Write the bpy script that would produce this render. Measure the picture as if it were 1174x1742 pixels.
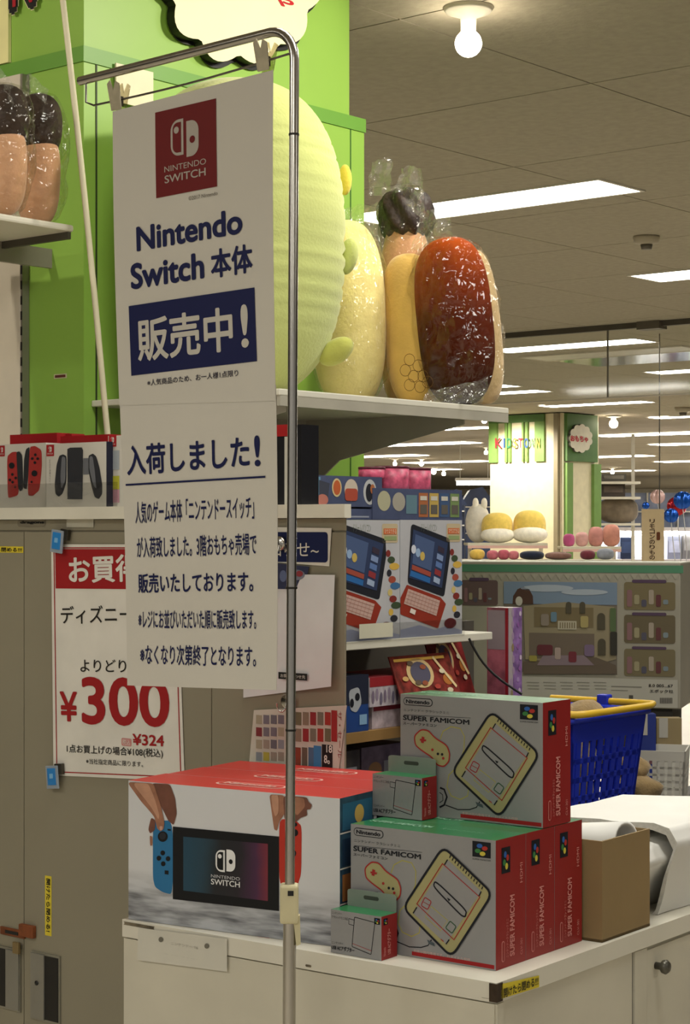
import bpy, math, random
from mathutils import Vector, Matrix, noise
from mathutils.geometry import tessellate_polygon
for o in list(bpy.data.objects): bpy.data.objects.remove(o)
random.seed(7)
scene = bpy.context.scene
COL = scene.collection
# ---------------------------------------------------------------- camera, world, lights, exposure
F, CX, HZ, EYE = 3200.0, 587.0, 900.0, 1.45     # focal length in pixels, principal column, horizon row, eye height
cam_d = bpy.data.cameras.new('camera'); cam = bpy.data.objects.new('camera', cam_d); COL.objects.link(cam)
cam.location = (0, 0, EYE); cam.rotation_euler = (math.radians(90), 0, 0)
cam_d.sensor_fit = 'AUTO'; cam_d.sensor_width = 36.0; cam_d.lens = F / 1742.0 * 36.0
cam_d.shift_y = (HZ - 871.0) / 1742.0
cam_d.clip_start = 0.05; cam_d.clip_end = 200
scene.camera = cam
scene.view_settings.view_transform = 'Standard'; scene.view_settings.look = 'None'
scene.view_settings.gamma = 1.0; scene.view_settings.use_curve_mapping = False
scene.view_settings.exposure = 0.22
w = bpy.data.worlds.new('world'); scene.world = w; w.use_nodes = True
w.node_tree.nodes['Background'].inputs[0].default_value = (1.0, 0.95, 0.88, 1)
w.node_tree.nodes['Background'].inputs[1].default_value = 0.27
A40 = math.radians(40)
U = Vector((math.cos(A40), -math.sin(A40), 0)); V = Vector((math.sin(A40), math.cos(A40), 0))
CEIL = EYE + 1.30
TUBE = 15.0
def area_lamp(name, loc, sx, sy, power, col=(1.0, 0.97, 0.88), rz=-A40):
    d = bpy.data.lights.new(name, 'AREA'); d.shape = 'RECTANGLE'; d.size = sx; d.size_y = sy
    d.energy = power; d.color = col
    o = bpy.data.objects.new(name, d); COL.objects.link(o); o.location = loc; o.rotation_euler = (0, 0, rz)
    return o
# unseen ceiling lamps added to light the scene, over the counter and behind the photographer
for i, (a, b) in enumerate([(-1.2, 1.95), (-2.8, -0.6), (-0.3, -0.8), (2.1, -1.0), (-1.5, -3.3), (1.0, -3.5), (-4.0, -3.0), (-1.2, -5.6), (-4.4, 3.0), (2.2, 2.8), (-1.4, 3.4), (-6.5, 5.0)]):
    p = U * a + V * b
    area_lamp('added_ceiling_lamp', (p.x, p.y, CEIL - 0.02), 1.25, 0.30, 19.0)
# unseen lamps added to brighten the far hall, on both sides of the aisle
for i in range(13):
    y = 6.0 + 4.2 * i
    for s in (-1, 1): area_lamp('added_ceiling_lamp', (s * (0.19 * y + 1.3), y, CEIL - 0.02), 1.25, 0.30, 19.0 + 5 * i)
def spot_lamp(name, loc, target, power, ang=70, col=(1.0, 0.91, 0.74), r=0.035):
    d = bpy.data.lights.new(name, 'SPOT'); d.energy = power; d.color = col; d.spot_size = math.radians(ang); d.spot_blend = 0.6
    d.shadow_soft_size = r
    o = bpy.data.objects.new(name, d); COL.objects.link(o); o.location = loc
    o.rotation_euler = (Vector(target) - Vector(loc)).to_track_quat('-Z', 'Y').to_euler()
    return o

def cam_ray(px, py): return Vector(((px - CX) / F, 1.0, -(py - HZ) / F))
def P(px, py, Y): return Vector((0, 0, EYE)) + cam_ray(px, py) * Y
def on_z(px, py, zr): return P(px, py, -zr * F / (py - HZ))     # zr: height relative to the eye
def on_ceil(px, py, drop=0.0): return on_z(px, py, 1.30 - drop)

# spot bulbs on the ceiling in front of the green pillar
spot_lamp('spot_lamp', on_ceil(797, 73, 0.08), P(680, 540, 3.8), 86, 46)
spot_lamp('spot_lamp', (0.55, 3.5, CEIL - 0.08), P(400, 200, 3.9), 30, 80)
spot_lamp('spot_lamp', (-1.5, 2.9, CEIL - 0.08), P(90, 300, 3.65), 20, 80)

# ---------------------------------------------------------------- materials
def lin(c): return c / 12.92 if c <= 0.04045 else ((c + 0.055) / 1.055) ** 2.4
def rgb(h):
    h = h.lstrip('#'); return tuple(lin(int(h[i:i + 2], 16) / 255) for i in (0, 2, 4)) + (1.0,)
MATS = {}
def mat(h, rough=0.6, metal=0.0, var=0.06, scale=12.0, bump=0.0, spec=0.4, bscale=80.0, coat=0.0, sheen=0.0, emit=0.0):
    key = (h, rough, metal, var, scale, bump, spec, bscale, coat, sheen, emit)
    if key in MATS: return MATS[key]
    m = bpy.data.materials.new('surface_' + h.lstrip('#')); m.use_nodes = True
    nt = m.node_tree; b = nt.nodes['Principled BSDF']
    b.inputs['Roughness'].default_value = rough; b.inputs['Metallic'].default_value = metal
    b.inputs['Specular IOR Level'].default_value = spec; b.inputs['Coat Weight'].default_value = coat
    b.inputs['Sheen Weight'].default_value = sheen
    c = rgb(h); b.inputs['Base Color'].default_value = c
    tc = nt.nodes.new('ShaderNodeTexCoord')
    if var > 0:
        n = nt.nodes.new('ShaderNodeTexNoise'); n.inputs['Scale'].default_value = scale; n.inputs['Detail'].default_value = 4
        nt.links.new(tc.outputs['Object'], n.inputs['Vector'])
        r = nt.nodes.new('ShaderNodeValToRGB'); r.color_ramp.elements[0].position = 0.3; r.color_ramp.elements[1].position = 0.7
        r.color_ramp.elements[0].color = tuple(x * (1 - var) for x in c[:3]) + (1,)
        r.color_ramp.elements[1].color = tuple(min(1, x * (1 + var)) for x in c[:3]) + (1,)
        nt.links.new(n.outputs['Fac'], r.inputs['Fac']); nt.links.new(r.outputs['Color'], b.inputs['Base Color'])
    if bump > 0:
        n2 = nt.nodes.new('ShaderNodeTexNoise'); n2.inputs['Scale'].default_value = bscale; n2.inputs['Detail'].default_value = 3
        nt.links.new(tc.outputs['Object'], n2.inputs['Vector'])
        bp = nt.nodes.new('ShaderNodeBump'); bp.inputs['Strength'].default_value = bump; bp.inputs['Distance'].default_value = 0.004
        nt.links.new(n2.outputs['Fac'], bp.inputs['Height']); nt.links.new(bp.outputs['Normal'], b.inputs['Normal'])
    if emit > 0:
        b.inputs['Emission Color'].default_value = c; b.inputs['Emission Strength'].default_value = emit
    MATS[key] = m
    return m
def ink(h): return mat(h, 0.55, var=0.0, spec=0.25)
def film(name, gloss=0.14, haze=0.0, tint=(0.96, 0.96, 0.94), bump=0.9, bscale=38.0, rough=0.06):
    m = bpy.data.materials.new(name); m.use_nodes = True; nt = m.node_tree; nt.nodes.clear()
    out = nt.nodes.new('ShaderNodeOutputMaterial'); mix = nt.nodes.new('ShaderNodeMixShader')
    tr = nt.nodes.new('ShaderNodeBsdfTransparent'); gl = nt.nodes.new('ShaderNodeBsdfGlossy')
    tr.inputs[0].default_value = tint + (1,); gl.inputs['Roughness'].default_value = rough
    fr = nt.nodes.new('ShaderNodeLayerWeight'); fr.inputs[0].default_value = 0.35
    ad = nt.nodes.new('ShaderNodeMath'); ad.operation = 'MULTIPLY_ADD'; ad.inputs[1].default_value = 0.22; ad.inputs[2].default_value = gloss * 0.32
    nt.links.new(fr.outputs['Fresnel'], ad.inputs[0])
    if bump > 0:
        tc = nt.nodes.new('ShaderNodeTexCoord'); n = nt.nodes.new('ShaderNodeTexVoronoi'); n.inputs['Scale'].default_value = bscale
        n.inputs['Randomness'].default_value = 1.0
        nz = nt.nodes.new('ShaderNodeTexNoise'); nz.inputs['Scale'].default_value = bscale * 0.5; nz.inputs['Distortion'].default_value = 1.5
        nt.links.new(tc.outputs['Object'], n.inputs['Vector']); nt.links.new(tc.outputs['Object'], nz.inputs['Vector'])
        sm = nt.nodes.new('ShaderNodeMath'); sm.operation = 'ADD'
        nt.links.new(n.outputs['Distance'], sm.inputs[0]); nt.links.new(nz.outputs['Fac'], sm.inputs[1])
        bp = nt.nodes.new('ShaderNodeBump'); bp.inputs['Strength'].default_value = bump; bp.inputs['Distance'].default_value = 0.012
        nt.links.new(sm.outputs[0], bp.inputs['Height']); nt.links.new(bp.outputs['Normal'], gl.inputs['Normal']); nt.links.new(bp.outputs['Normal'], fr.inputs['Normal'])
    nt.links.new(ad.outputs[0], mix.inputs[0]); nt.links.new(tr.outputs[0], mix.inputs[1]); nt.links.new(gl.outputs[0], mix.inputs[2])
    last = mix.outputs[0]
    if haze > 0:
        df = nt.nodes.new('ShaderNodeBsdfDiffuse'); df.inputs[0].default_value = (0.9, 0.9, 0.86, 1); mh = nt.nodes.new('ShaderNodeMixShader'); mh.inputs[0].default_value = haze
        nt.links.new(last, mh.inputs[1]); nt.links.new(df.outputs[0], mh.inputs[2]); last = mh.outputs[0]
    nt.links.new(last, out.inputs[0])
    return m
FILM = film('clear_wrap', 0.11); GLASS = film('clear_glass', 0.10, 0.0, (0.97, 0.98, 0.96), 0.0); ACRYL = film('clear_acrylic', 0.10, 0.0, (0.97, 0.97, 0.96), 0.15, 14.0)
FLAP = film('crumpled_wrap', 0.4, 0.07, bump=1.0, bscale=55.0)
def glow(name, col, s):
    m = bpy.data.materials.new(name); m.use_nodes = True; b = m.node_tree.nodes['Principled BSDF']
    b.inputs['Base Color'].default_value = (0.9, 0.9, 0.9, 1)
    b.inputs['Emission Color'].default_value = col + (1,); b.inputs['Emission Strength'].default_value = s
    return m
TUBE_M = glow('tube_light', (1.0, 0.97, 0.88), TUBE); BULB_M = glow('warm_bulb', (1.0, 0.88, 0.66), 40.0)
CHROME = mat('#b9b6b0', 0.22, 1.0, 0.03); DARKCHROME = mat('#77736c', 0.28, 1.0, 0.1)
WHITE = mat('#d8d4c6', 0.55); BLACK = mat('#141414', 0.5); PAPER = mat('#dedbd2', 0.8, bump=0.06, bscale=8)

# ---------------------------------------------------------------- mesh helpers
class MB:
    def __init__(s): s.v = []; s.f = []; s.m = []; s.mats = []; s.sm = []
    def mi(s, m):
        if m not in s.mats: s.mats.append(m)
        return s.mats.index(m)
    def add(s, vs, fs, m, smooth=False):
        n = len(s.v); k = s.mi(m); s.v += [tuple(v) for v in vs]
        for f in fs: s.f.append([n + i for i in f]); s.m.append(k); s.sm.append(smooth)
        return s
    def box(s, x0, x1, y0, y1, z0, z1, m, mm=None):
        # mm: {'f','b','l','r','t','d'} overrides
        mm = mm or {}
        vs = [(x0, y0, z0), (x1, y0, z0), (x1, y1, z0), (x0, y1, z0), (x0, y0, z1), (x1, y0, z1), (x1, y1, z1), (x0, y1, z1)]
        for k, f in (('d', (3, 2, 1, 0)), ('t', (4, 5, 6, 7)), ('f', (0, 1, 5, 4)), ('b', (2, 3, 7, 6)), ('l', (3, 0, 4, 7)), ('r', (1, 2, 6, 5))):
            s.add([vs[i] for i in f], [(0, 1, 2, 3)], mm.get(k, m))
        return s
    def prism(s, pts, d, m, mside=None):
        # pts: list of 3d points (planar), extruded by vector d
        n = len(pts); pts = [Vector(p) for p in pts]; d = Vector(d)
        tri = tessellate_polygon([pts])
        nrm = Vector((0, 0, 0))
        for t in tri: nrm += (pts[t[1]] - pts[t[0]]).cross(pts[t[2]] - pts[t[0]])
        flip = nrm.dot(d) > 0
        s.add(pts, [tuple(reversed(t)) if flip else t for t in tri], m)
        q = [p + d for p in pts]
        s.add(q, [t if flip else tuple(reversed(t)) for t in tri], m)
        vs = pts + q
        s.add(vs, [(i, (i + 1) % n, n + (i + 1) % n, n + i) for i in range(n)], mside or m)
        return s
    def tube(s, path, r, m, seg=10, cap=True):
        path = [Vector(p) for p in path]; rs = r if isinstance(r, (list, tuple)) else [r] * len(path)
        vs = []; fs = []; up = None
        for i, p in enumerate(path):
            t = (path[min(i + 1, len(path) - 1)] - path[max(i - 1, 0)]).normalized()
            if up is None:
                up = Vector((0, 0, 1)) if abs(t.z) < 0.9 else Vector((1, 0, 0))
            a = (up - t * up.dot(t)).normalized(); up = a; b = t.cross(a)
            for k in range(seg):
                g = 2 * math.pi * k / seg; vs.append(p + (a * math.cos(g) + b * math.sin(g)) * rs[i])
        for i in range(len(path) - 1):
            for k in range(seg):
                k2 = (k + 1) % seg; fs.append((i * seg + k, i * seg + k2, (i + 1) * seg + k2, (i + 1) * seg + k))
        s.add(vs, fs, m, True)
        if cap:
            s.add(vs[:seg], [tuple(reversed(range(seg)))], m); s.add(vs[-seg:], [tuple(range(seg))], m)
        return s
    def lathe(s, prof, m, c=(0, 0, 0), seg=28, sx=1.0, sy=1.0, M=None, disp=None):
        # prof: [(r, z)...] from bottom to top
        vs = []; fs = []; M = M or Matrix.Identity(4)
        for (r, z) in prof:
            for k in range(seg):
                g = 2 * math.pi * k / seg; v = Vector((r * sx * math.cos(g), r * sy * math.sin(g), z))
                if disp: v = v + disp(v, g, z)
                vs.append(Vector(c) + M @ v)
        for i in range(len(prof) - 1):
            for k in range(seg):
                k2 = (k + 1) % seg; fs.append((i * seg + k, i * seg + k2, (i + 1) * seg + k2, (i + 1) * seg + k))
        if prof[0][0] > 1e-6: fs.append(tuple(reversed(range(seg))))
        if prof[-1][0] > 1e-6: fs.append(tuple(range((len(prof) - 1) * seg, len(prof) * seg)))
        s.add(vs, fs, m, True)
        return s
    def build(s, name, parent=None, bevel=0.0, kind=None):
        me = bpy.data.meshes.new(name); me.from_pydata(s.v, [], s.f); me.update()
        for m in s.mats: me.materials.append(m)
        me.polygons.foreach_set('material_index', s.m); me.polygons.foreach_set('use_smooth', s.sm)
        o = bpy.data.objects.new(name, me); COL.objects.link(o)
        if parent: o.parent = parent
        if bevel > 0:
            import bmesh
            bm = bmesh.new(); bm.from_mesh(me); bmesh.ops.remove_doubles(bm, verts=bm.verts, dist=1e-5)
            bmesh.ops.bevel(bm, geom=list(bm.edges), offset=bevel, segments=2, affect='EDGES', profile=0.5)
            bm.to_mesh(me); bm.free()
        if kind: o['kind'] = kind
        return o
def egg(rx, h, n=18, p=2.0, flat=0.0):
    # closed profile of an ellipsoid-like body standing on z = 0
    out = []
    for i in range(n + 1):
        a = -math.pi / 2 + math.pi * i / n
        r = abs(math.cos(a)) ** (2 / p); z = math.copysign(abs(math.sin(a)) ** (2 / p), math.sin(a))
        out.append((max(rx * r, 0.0), h / 2 * (1 + z)))
    return out
WM = {}
def thing(name, label, cat, loc=(0, 0, 0), rz=0.0, group=None, kind=None):
    o = bpy.data.objects.new(name, None); COL.objects.link(o); o.empty_display_size = 0.05
    o.location = loc; o.rotation_euler = (0, 0, rz); tag(o, label, cat, group, kind)
    WM[o.name] = Matrix.Translation(Vector(loc)) @ Matrix.Rotation(rz, 4, 'Z')
    return o
def tag(o, label, cat, group=None, kind=None):
    if label: o['label'] = label
    if cat: o['category'] = cat
    if group: o['group'] = group
    if kind: o['kind'] = kind
    return o
def copy_tree(o, parent=None):
    c = o.copy(); COL.objects.link(c)
    if parent: c.parent = parent
    for ch in list(o.children): copy_tree(ch, c)
    return c
TXT = {}
def glyphs(s, bold):
    k = (s, bold); v0 = []
    if k in TXT: return TXT[k]
    cu = bpy.data.curves.new('t', 'FONT'); cu.body = s; cu.resolution_u = 5 if len(s) <= 8 else 3
    ob = bpy.data.objects.new('t', cu); me = bpy.data.meshes.new_from_object(ob)
    vs = [(v.co.x, v.co.y) for v in me.vertices]; fs = [tuple(p.vertices) for p in me.polygons]
    bpy.data.meshes.remove(me); bpy.data.objects.remove(ob); bpy.data.curves.remove(cu)
    if bold > 0 and vs:      # heavier weight: the glyph struck several times with small shifts
        n = len(vs); ds = [(0, 0), (1, 0), (-1, 0), (0, 1), (0, -1)] + ([(.7, .7), (-.7, .7), (.7, -.7), (-.7, -.7)] if bold >= 0.018 else [])
        v0, f0 = vs, fs; vs = []; fs = []
        for k, (dx, dy) in enumerate(ds):
            vs += [(x + dx * bold, y + dy * bold) for x, y in v0]; fs += [tuple(i + k * n for i in f_) for f_ in f0]
    if vs:
        x0 = min(v[0] for v in vs); x1 = max(v[0] for v in vs); y0 = min(v[1] for v in vs); y1 = max(v[1] for v in vs)
        vs = [((x - x0) / max(x1 - x0, 1e-6), (y - y0) / max(y1 - y0, 1e-6)) for x, y in vs]
    nn = max(1, len(vs) // max(1, len(v0) if bold > 0 and vs else len(vs) or 1)); per = max(1, len(vs) // nn)
    TXT[k] = ([(x, y, i // per) for i, (x, y) in enumerate(vs)], fs)
    return TXT[k]
class Face:
    # a plane on a thing: local origin, ex (across), ez (up); prints are given in photo pixels that fall on it, or in local metres
    def __init__(s, th, o, ex=(1, 0, 0), ez=(0, 0, 1), warp=None, M=None):
        s.th = th; s.o = Vector(o); s.ex = Vector(ex); s.ez = Vector(ez); s.n = s.ex.cross(s.ez); s.warp = warp
        s.M = M or WM.get(th.name, Matrix.Identity(4)); s.tf = lambda x, y: (x, y)
    def px(s, x, y):
        x, y = s.tf(x, y)
        Mi = s.M.inverted(); o = Mi @ Vector((0, 0, EYE)); d = (Mi.to_3x3() @ cam_ray(x, y))
        t = (s.o - o).dot(s.n) / d.dot(s.n); q = o + d * t - s.o
        return (q.dot(s.ex), q.dot(s.ez))
    def pt(s, a, b, h): return s.o + s.ex * a + s.ez * b + s.n * (h + (s.warp(a, b) if s.warp else 0))
class Print:
    def __init__(s, face, local=False, lift=0.0005):
        s.f = face; s.mb = MB(); s.local = local; s.lift = lift
    def c(s, p): return p if s.local else s.f.px(*p)
    def raw(s, pts, faces, m, layer): s.mb.add([s.f.pt(p[0], p[1], s.lift * layer + (p[2] * 2.5e-5 if len(p) > 2 else 0)) for p in pts], faces, m); return s
    def poly(s, pts, m, layer=1):
        q = [s.c(p) for p in pts]; v3 = [Vector((a, b, 0)) for a, b in q]
        tri = tessellate_polygon([v3]); out = []
        for t in tri:
            a, b, c = (v3[i] for i in t); out.append(t if (b - a).cross(c - a).z > 0 else tuple(reversed(t)))
        return s.raw(q, out, m, layer)
    def box2(s, x0, y0, x1, y1):
        a0, b1 = s.c((x0, y0)); a1, b0 = s.c((x1, y1)); return a0, b0, a1, b1
    def rect(s, x0, y0, x1, y1, m, layer=1):
        a0, b0, a1, b1 = s.box2(x0, y0, x1, y1)
        if s.f.warp:
            n = 12; g = [(a0 + (a1 - a0) * i / n, b0 + (b1 - b0) * j / n) for j in range(n + 1) for i in range(n + 1)]
            return s.raw(g, [(j * (n + 1) + i, j * (n + 1) + i + 1, (j + 1) * (n + 1) + i + 1, (j + 1) * (n + 1) + i) for j in range(n) for i in range(n)], m, layer)
        return s.raw([(a0, b0), (a1, b0), (a1, b1), (a0, b1)], [(0, 1, 2, 3)], m, layer)
    def rr(s, x0, y0, x1, y1, r, m, layer=1, corners=(1, 1, 1, 1)):
        # rounded rectangle, r as a share of the shorter side; corners: bl, br, tr, tl
        a0, b0, a1, b1 = s.box2(x0, y0, x1, y1); R = r * min(a1 - a0, b1 - b0); pts = []
        for k, (cx, cy) in enumerate(((a0 + R, b0 + R), (a1 - R, b0 + R), (a1 - R, b1 - R), (a0 + R, b1 - R))):
            if not corners[k]: pts.append(((a0, b0), (a1, b0), (a1, b1), (a0, b1))[k]); continue
            for i in range(7):
                g = math.pi + math.pi / 2 * k + math.pi / 2 * i / 6; pts.append((cx + R * math.cos(g), cy + R * math.sin(g)))
        return s.raw(pts, [tuple(range(len(pts)))], m, layer)
    def ell(s, x, y, rx, ry, m, layer=1, n=20):
        pts = [(x + rx * math.cos(2 * math.pi * i / n), y + ry * math.sin(2 * math.pi * i / n)) for i in range(n)]
        return s.poly(pts, m, layer)
    def line(s, pts, wd, m, layer=1, closed=False):
        q = [Vector(s.c(p)) for p in pts]
        if not s.local: wd = wd * s.scale_at(pts[0])
        n = len(q); L = []; R = []
        for i in range(n):
            if closed: a, b = q[i - 1], q[(i + 1) % n]
            else: a, b = q[max(i - 1, 0)], q[min(i + 1, n - 1)]
            t = (b - a).normalized(); nn = Vector((-t.y, t.x)) * wd / 2; L.append(q[i] + nn); R.append(q[i] - nn)
        vs = [tuple(p) for p in L + R]; fs = []
        for i in range(n if closed else n - 1):
            j = (i + 1) % n; fs.append((i, n + i, n + j, j))
        return s.raw(vs, fs, m, layer)
    def scale_at(s, p):
        a = Vector(s.f.px(p[0], p[1])); b = Vector(s.f.px(p[0], p[1] + 10)); return (b - a).length / 10
    def text(s, t, x0, y0, x1, y1, m, bold=0.0, layer=2, turn=0):
        a0, b0, a1, b1 = s.box2(x0, y0, x1, y1); vs, fs = glyphs(t, bold)
        if turn == 1: pts = [(a0 + (1 - y) * (a1 - a0), b0 + x * (b1 - b0), k) for x, y, k in vs]     # reads upward
        elif turn == -1: pts = [(a0 + y * (a1 - a0), b1 - x * (b1 - b0), k) for x, y, k in vs]
        else: pts = [(a0 + x * (a1 - a0), b0 + y * (b1 - b0), k) for x, y, k in vs]
        return s.raw(pts, fs, m, layer)
    def build(s, name, parent=None): return s.mb.build(name, parent or s.f.th)
def cut(q, name):
    # ends one printed piece and starts the next on the same face
    q.build(name); q.mb = MB(); return q
def words(face, lines, lift=0.0005, name='lettering'):
    # each line of lettering is a part of its own
    for ln in lines: q = Print(face, lift=lift); q.text(*ln); q.build(name)
def rnd_poly(pts, k=0.25, n=4):
    # rounds the corners of a closed polygon
    out = []; N = len(pts)
    for i in range(N):
        a, b, c = Vector(pts[i - 1]), Vector(pts[i]), Vector(pts[(i + 1) % N]); p = b + (a - b) * k; q = b + (c - b) * k
        for j in range(n + 1):
            t = j / n; out.append(tuple(p * (1 - t) ** 2 + b * 2 * t * (1 - t) + q * t * t))
    return out
# ---------------------------------------------------------------- the hall: floor, ceiling, far walls
R40 = -A40
fl = MB().box(-30, 40, -6, 62, -0.1, 0.0, mat('#ddd3bf', 0.3, var=0.05, scale=1.5)).build('floor'); fl['kind'] = 'structure'
CE_M = mat('#a39c8c', 0.9, var=0.07, scale=30, bump=0.5, bscale=45, spec=0.1)
ce = MB().box(-30, 40, -6, 62, CEIL + 0.006, CEIL + 0.2, mat('#999080', 0.9, var=0.08, scale=2)).build('ceiling'); ce['kind'] = 'structure'
ua = on_ceil(1000, 140).dot(U); va = on_ceil(983, 146).dot(V)
PS = 0.90
pm = MB().box(0.003, PS - 0.003, 0.003, PS - 0.003, 0, 0.0058, CE_M); first = None
cnt = 0
for i in range(-9, 16):
    for j in range(-3, 34):
        p = U * (ua + i * PS) + V * (va + j * PS); c = p + U * PS / 2 + V * PS / 2
        if c.y < 3.6 or c.y > 34: continue
        px = CX + F * c.x / c.y
        if px < 380 - F * 0.7 / c.y or px > 1174 + F * 0.7 / c.y: continue
        py = HZ - F * 1.30 / c.y
        if py > 735: continue
        if first is None: o = first = pm.build('ceiling_panel', ce)
        else: o = first.copy(); COL.objects.link(o)
        o.parent = ce; o.location = (p.x, p.y, CEIL); o.rotation_euler = (0, 0, R40); cnt += 1
wl = mat('#cfc9bb', 0.8)
for nm, b in (('wall_back', (-30, 40, 61, 61.2)), ('wall_left', (-30, -29.8, -6, 61)), ('wall_right', (39.8, 40, -6, 61))):
    o = MB().box(b[0], b[1], b[2], b[3], 0, CEIL, wl).build(nm); o['kind'] = 'structure'

# ---------------------------------------------------------------- green display pillar
G1 = mat('#8bb44c', 0.45, var=0.03, scale=4); G2 = mat('#689a3e', 0.45, var=0.03, scale=4); G3 = mat('#5d9440', 0.5, var=0.05, scale=4)
pil = thing('display_pillar', 'tall light green square pillar with a darker green band behind the plush shelf', 'pillar', (-0.5, 3.6, 0), R40, kind='structure')
ZB = EYE + 0.925
MB().box(-0.95, 0, 0, 0.845, 0, ZB - 0.028, G1).build('lower_casing', pil)
MB().box(-0.952, 0.003, -0.003, 0.848, ZB - 0.030, ZB, G2).build('dark_green_band', pil)
MB().box(-0.95, -0.002, 0.002, 0.795, ZB, CEIL, G1).build('upper_casing', pil)
MB().box(-0.0005, 0.0015, 0.030, 0.0335, 0.3, ZB - 0.03, mat('#2f3a20', 0.6)).build('slotted_groove', pil)
MB().box(-0.0005, 0.0015, 0.795, 0.798, 0.3, ZB - 0.03, mat('#3f6a2c', 0.6)).build('joint_groove', pil)
pr = MB().box(-0.95, -0.215, -0.006, 0.0015, ZB + 0.002, CEIL - 0.01, mat('#e6e0a2', 0.5)).build('cream_board', pil)
# big letters of the pillar's own sign: only their lower ends come into view
fA = Face(pil, (0, -0.006, 0)); q = Print(fA, lift=0.0015)
for ch, x0, x1, colr in (('W', -62, 6, '#2e9a6a'), ('N', 14, 66, '#a31f2a')):
    q.text(ch, x0, -78, x1, 15, mat('#e8e2b0', 0.5), 0.11, 1); q.text(ch, x0 + 2, -76, x1 - 1, 14, BLACK, 0.09, 2); q.text(ch, x0 + 10, -70, x1 - 8, 4, ink(colr), 0.01, 3)
q.build('lettering', pil)
wp = MB().box(-0.95, -0.163, -0.02, -0.0005, 0.4, EYE + 0.893, mat('#c9c0b0', 0.6)).build('white_panel', pil)
sl = MB().box(-0.163, -0.158, -0.018, -0.001, 0.4, EYE + 0.893, mat('#8d897c', 0.4, 0.6)); sl.build('slotted_upright', pil)
q = Print(Face(pil, (-0.1605, -0.0185, 0)), True)
for k in range(27): q.rect(-0.0022, 1.5 + k * 0.03 + 0.017, 0.0022, 1.5 + k * 0.03, BLACK)
q.build('slot_marks', pil)
q = Print(Face(pil, (0, 0, 0))); q.rect(92, 637, 114, 643, mat('#c9c7a0'), 1); q.rect(94, 638.5, 112, 641.5, mat('#5b2a20'), 2); q.build('small_slot_plate', pil)
# backing below the plush shelf, on the pillar's far face
MB().box(0.0, 0.006, 0.30, 0.70, EYE - 0.10, EYE + 0.236, mat('#b9b4a4', 0.6)).build('grey_backing_board', pil)
fR = Face(pil, (0, 0, 0), (0, 1, 0), (0, 0, 1))
def cloud(cx, cy, rx, ry, lob, amp, n=110, ph=0.0):
    return [(cx + rx * (1 + amp * abs(math.sin(lob / 2 * (2 * math.pi * i / n) + ph))) * math.cos(2 * math.pi * i / n),
             cy + ry * (1 + amp * abs(math.sin(lob / 2 * (2 * math.pi * i / n) + ph))) * math.sin(2 * math.pi * i / n)) for i in range(n)]
cs = thing('cloud_sign', 'big cream cloud-shaped sign with black edge at the top of the green pillar', 'sign', (-0.5, 3.6, 0), R40)
out = [fR.px(x, y) for x, y in cloud(398, -42, 122, 138, 11, 0.14, ph=0.5)]
cb = MB().prism([(0.004, a, b) for a, b in out], (0.022, 0, 0), mat('#efe7bd', 0.45, var=0.02), BLACK)
cb.build('cloud_board', cs)
dk = [fR.px(x + 6, y + 4) for x, y in cloud(398, -40, 122, 140, 11, 0.14, ph=0.5)]
MB().prism([(0.0015, a, b) for a, b in dk], (0.0022, 0, 0), BLACK).build('black_edging', cs)
q = Print(Face(cs, (0.0262, 0, 0), (0, 1, 0)))
RED = ink('#b5202a')
q.text('おもちゃ', 300, -70, 500, 17, RED, 0.03, 1); q.build('lettering', cs)

cw = MB().box(0.006, 0.010, 0.075, 0.175, EYE + 0.83, EYE + 0.905, mat('#e6dcc0', 0.6)).build('notice_card')
cw.location = (-0.5, 3.6, 0); cw.rotation_euler = (0, 0, R40); tag(cw, 'small cream card fixed on the green pillar just above the hanging banner', 'card')

# ---------------------------------------------------------------- white plush shelf on the pillar
SH = mat('#d3cfc0', 0.5, var=0.03)
corner = P(478, 658, 3.30); zs = EYE + 0.247
psf = thing('plush_shelf', 'white shelf carrying the bagged plush toys beside the green pillar', 'shelf', (-0.5, 3.6, 0), R40)
# the shelf runs along the pillar's face; its free edge lies 0.486 m out
ny = (Vector((corner.x, corner.y, 0)) - Vector((-0.5, 3.6, 0))).dot(V)
MB().box(0.0, 0.486, ny, ny + 0.70, zs - 0.012, zs, SH).build('shelf_board', psf, 0.002)
MB().box(0.478, 0.486, ny + 0.002, ny + 0.698, zs - 0.030, zs - 0.012, mat('#a5a092', 0.5)).build('front_lip', psf)
br = mat('#bdb8aa', 0.5)
for t in (0.08, 0.62):
    y = ny + t
    MB().prism([(0.005, y, zs - 0.012), (0.43, y, zs - 0.012), (0.43, y, zs - 0.035), (0.10, y, zs - 0.10), (0.005, y, zs - 0.17)], (0, 0.004, 0), br).build('bracket', psf)

# ---------------------------------------------------------------- shelf at the edge with bagged peach plush
Rc = P(126, 383, 3.45)
lsf = thing('side_shelf', 'white shelf board with rounded corner holding the peach plush toys', 'shelf', (Rc.x, Rc.y, 0), R40)
MB().box(-0.30, 0, -0.60, 0, Rc.z - 0.013, Rc.z, SH).build('shelf_board', lsf, 0.004)
MB().box(-0.30, -0.004, -0.012, -0.004, Rc.z - 0.026, Rc.z - 0.013, mat('#4a463c', 0.5)).build('bracket', lsf)
MB().box(-0.20, -0.19, -0.5, 0.12, Rc.z - 0.05, Rc.z - 0.013, mat('#8b8678', 0.5)).build('support_bar', lsf)

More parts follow.
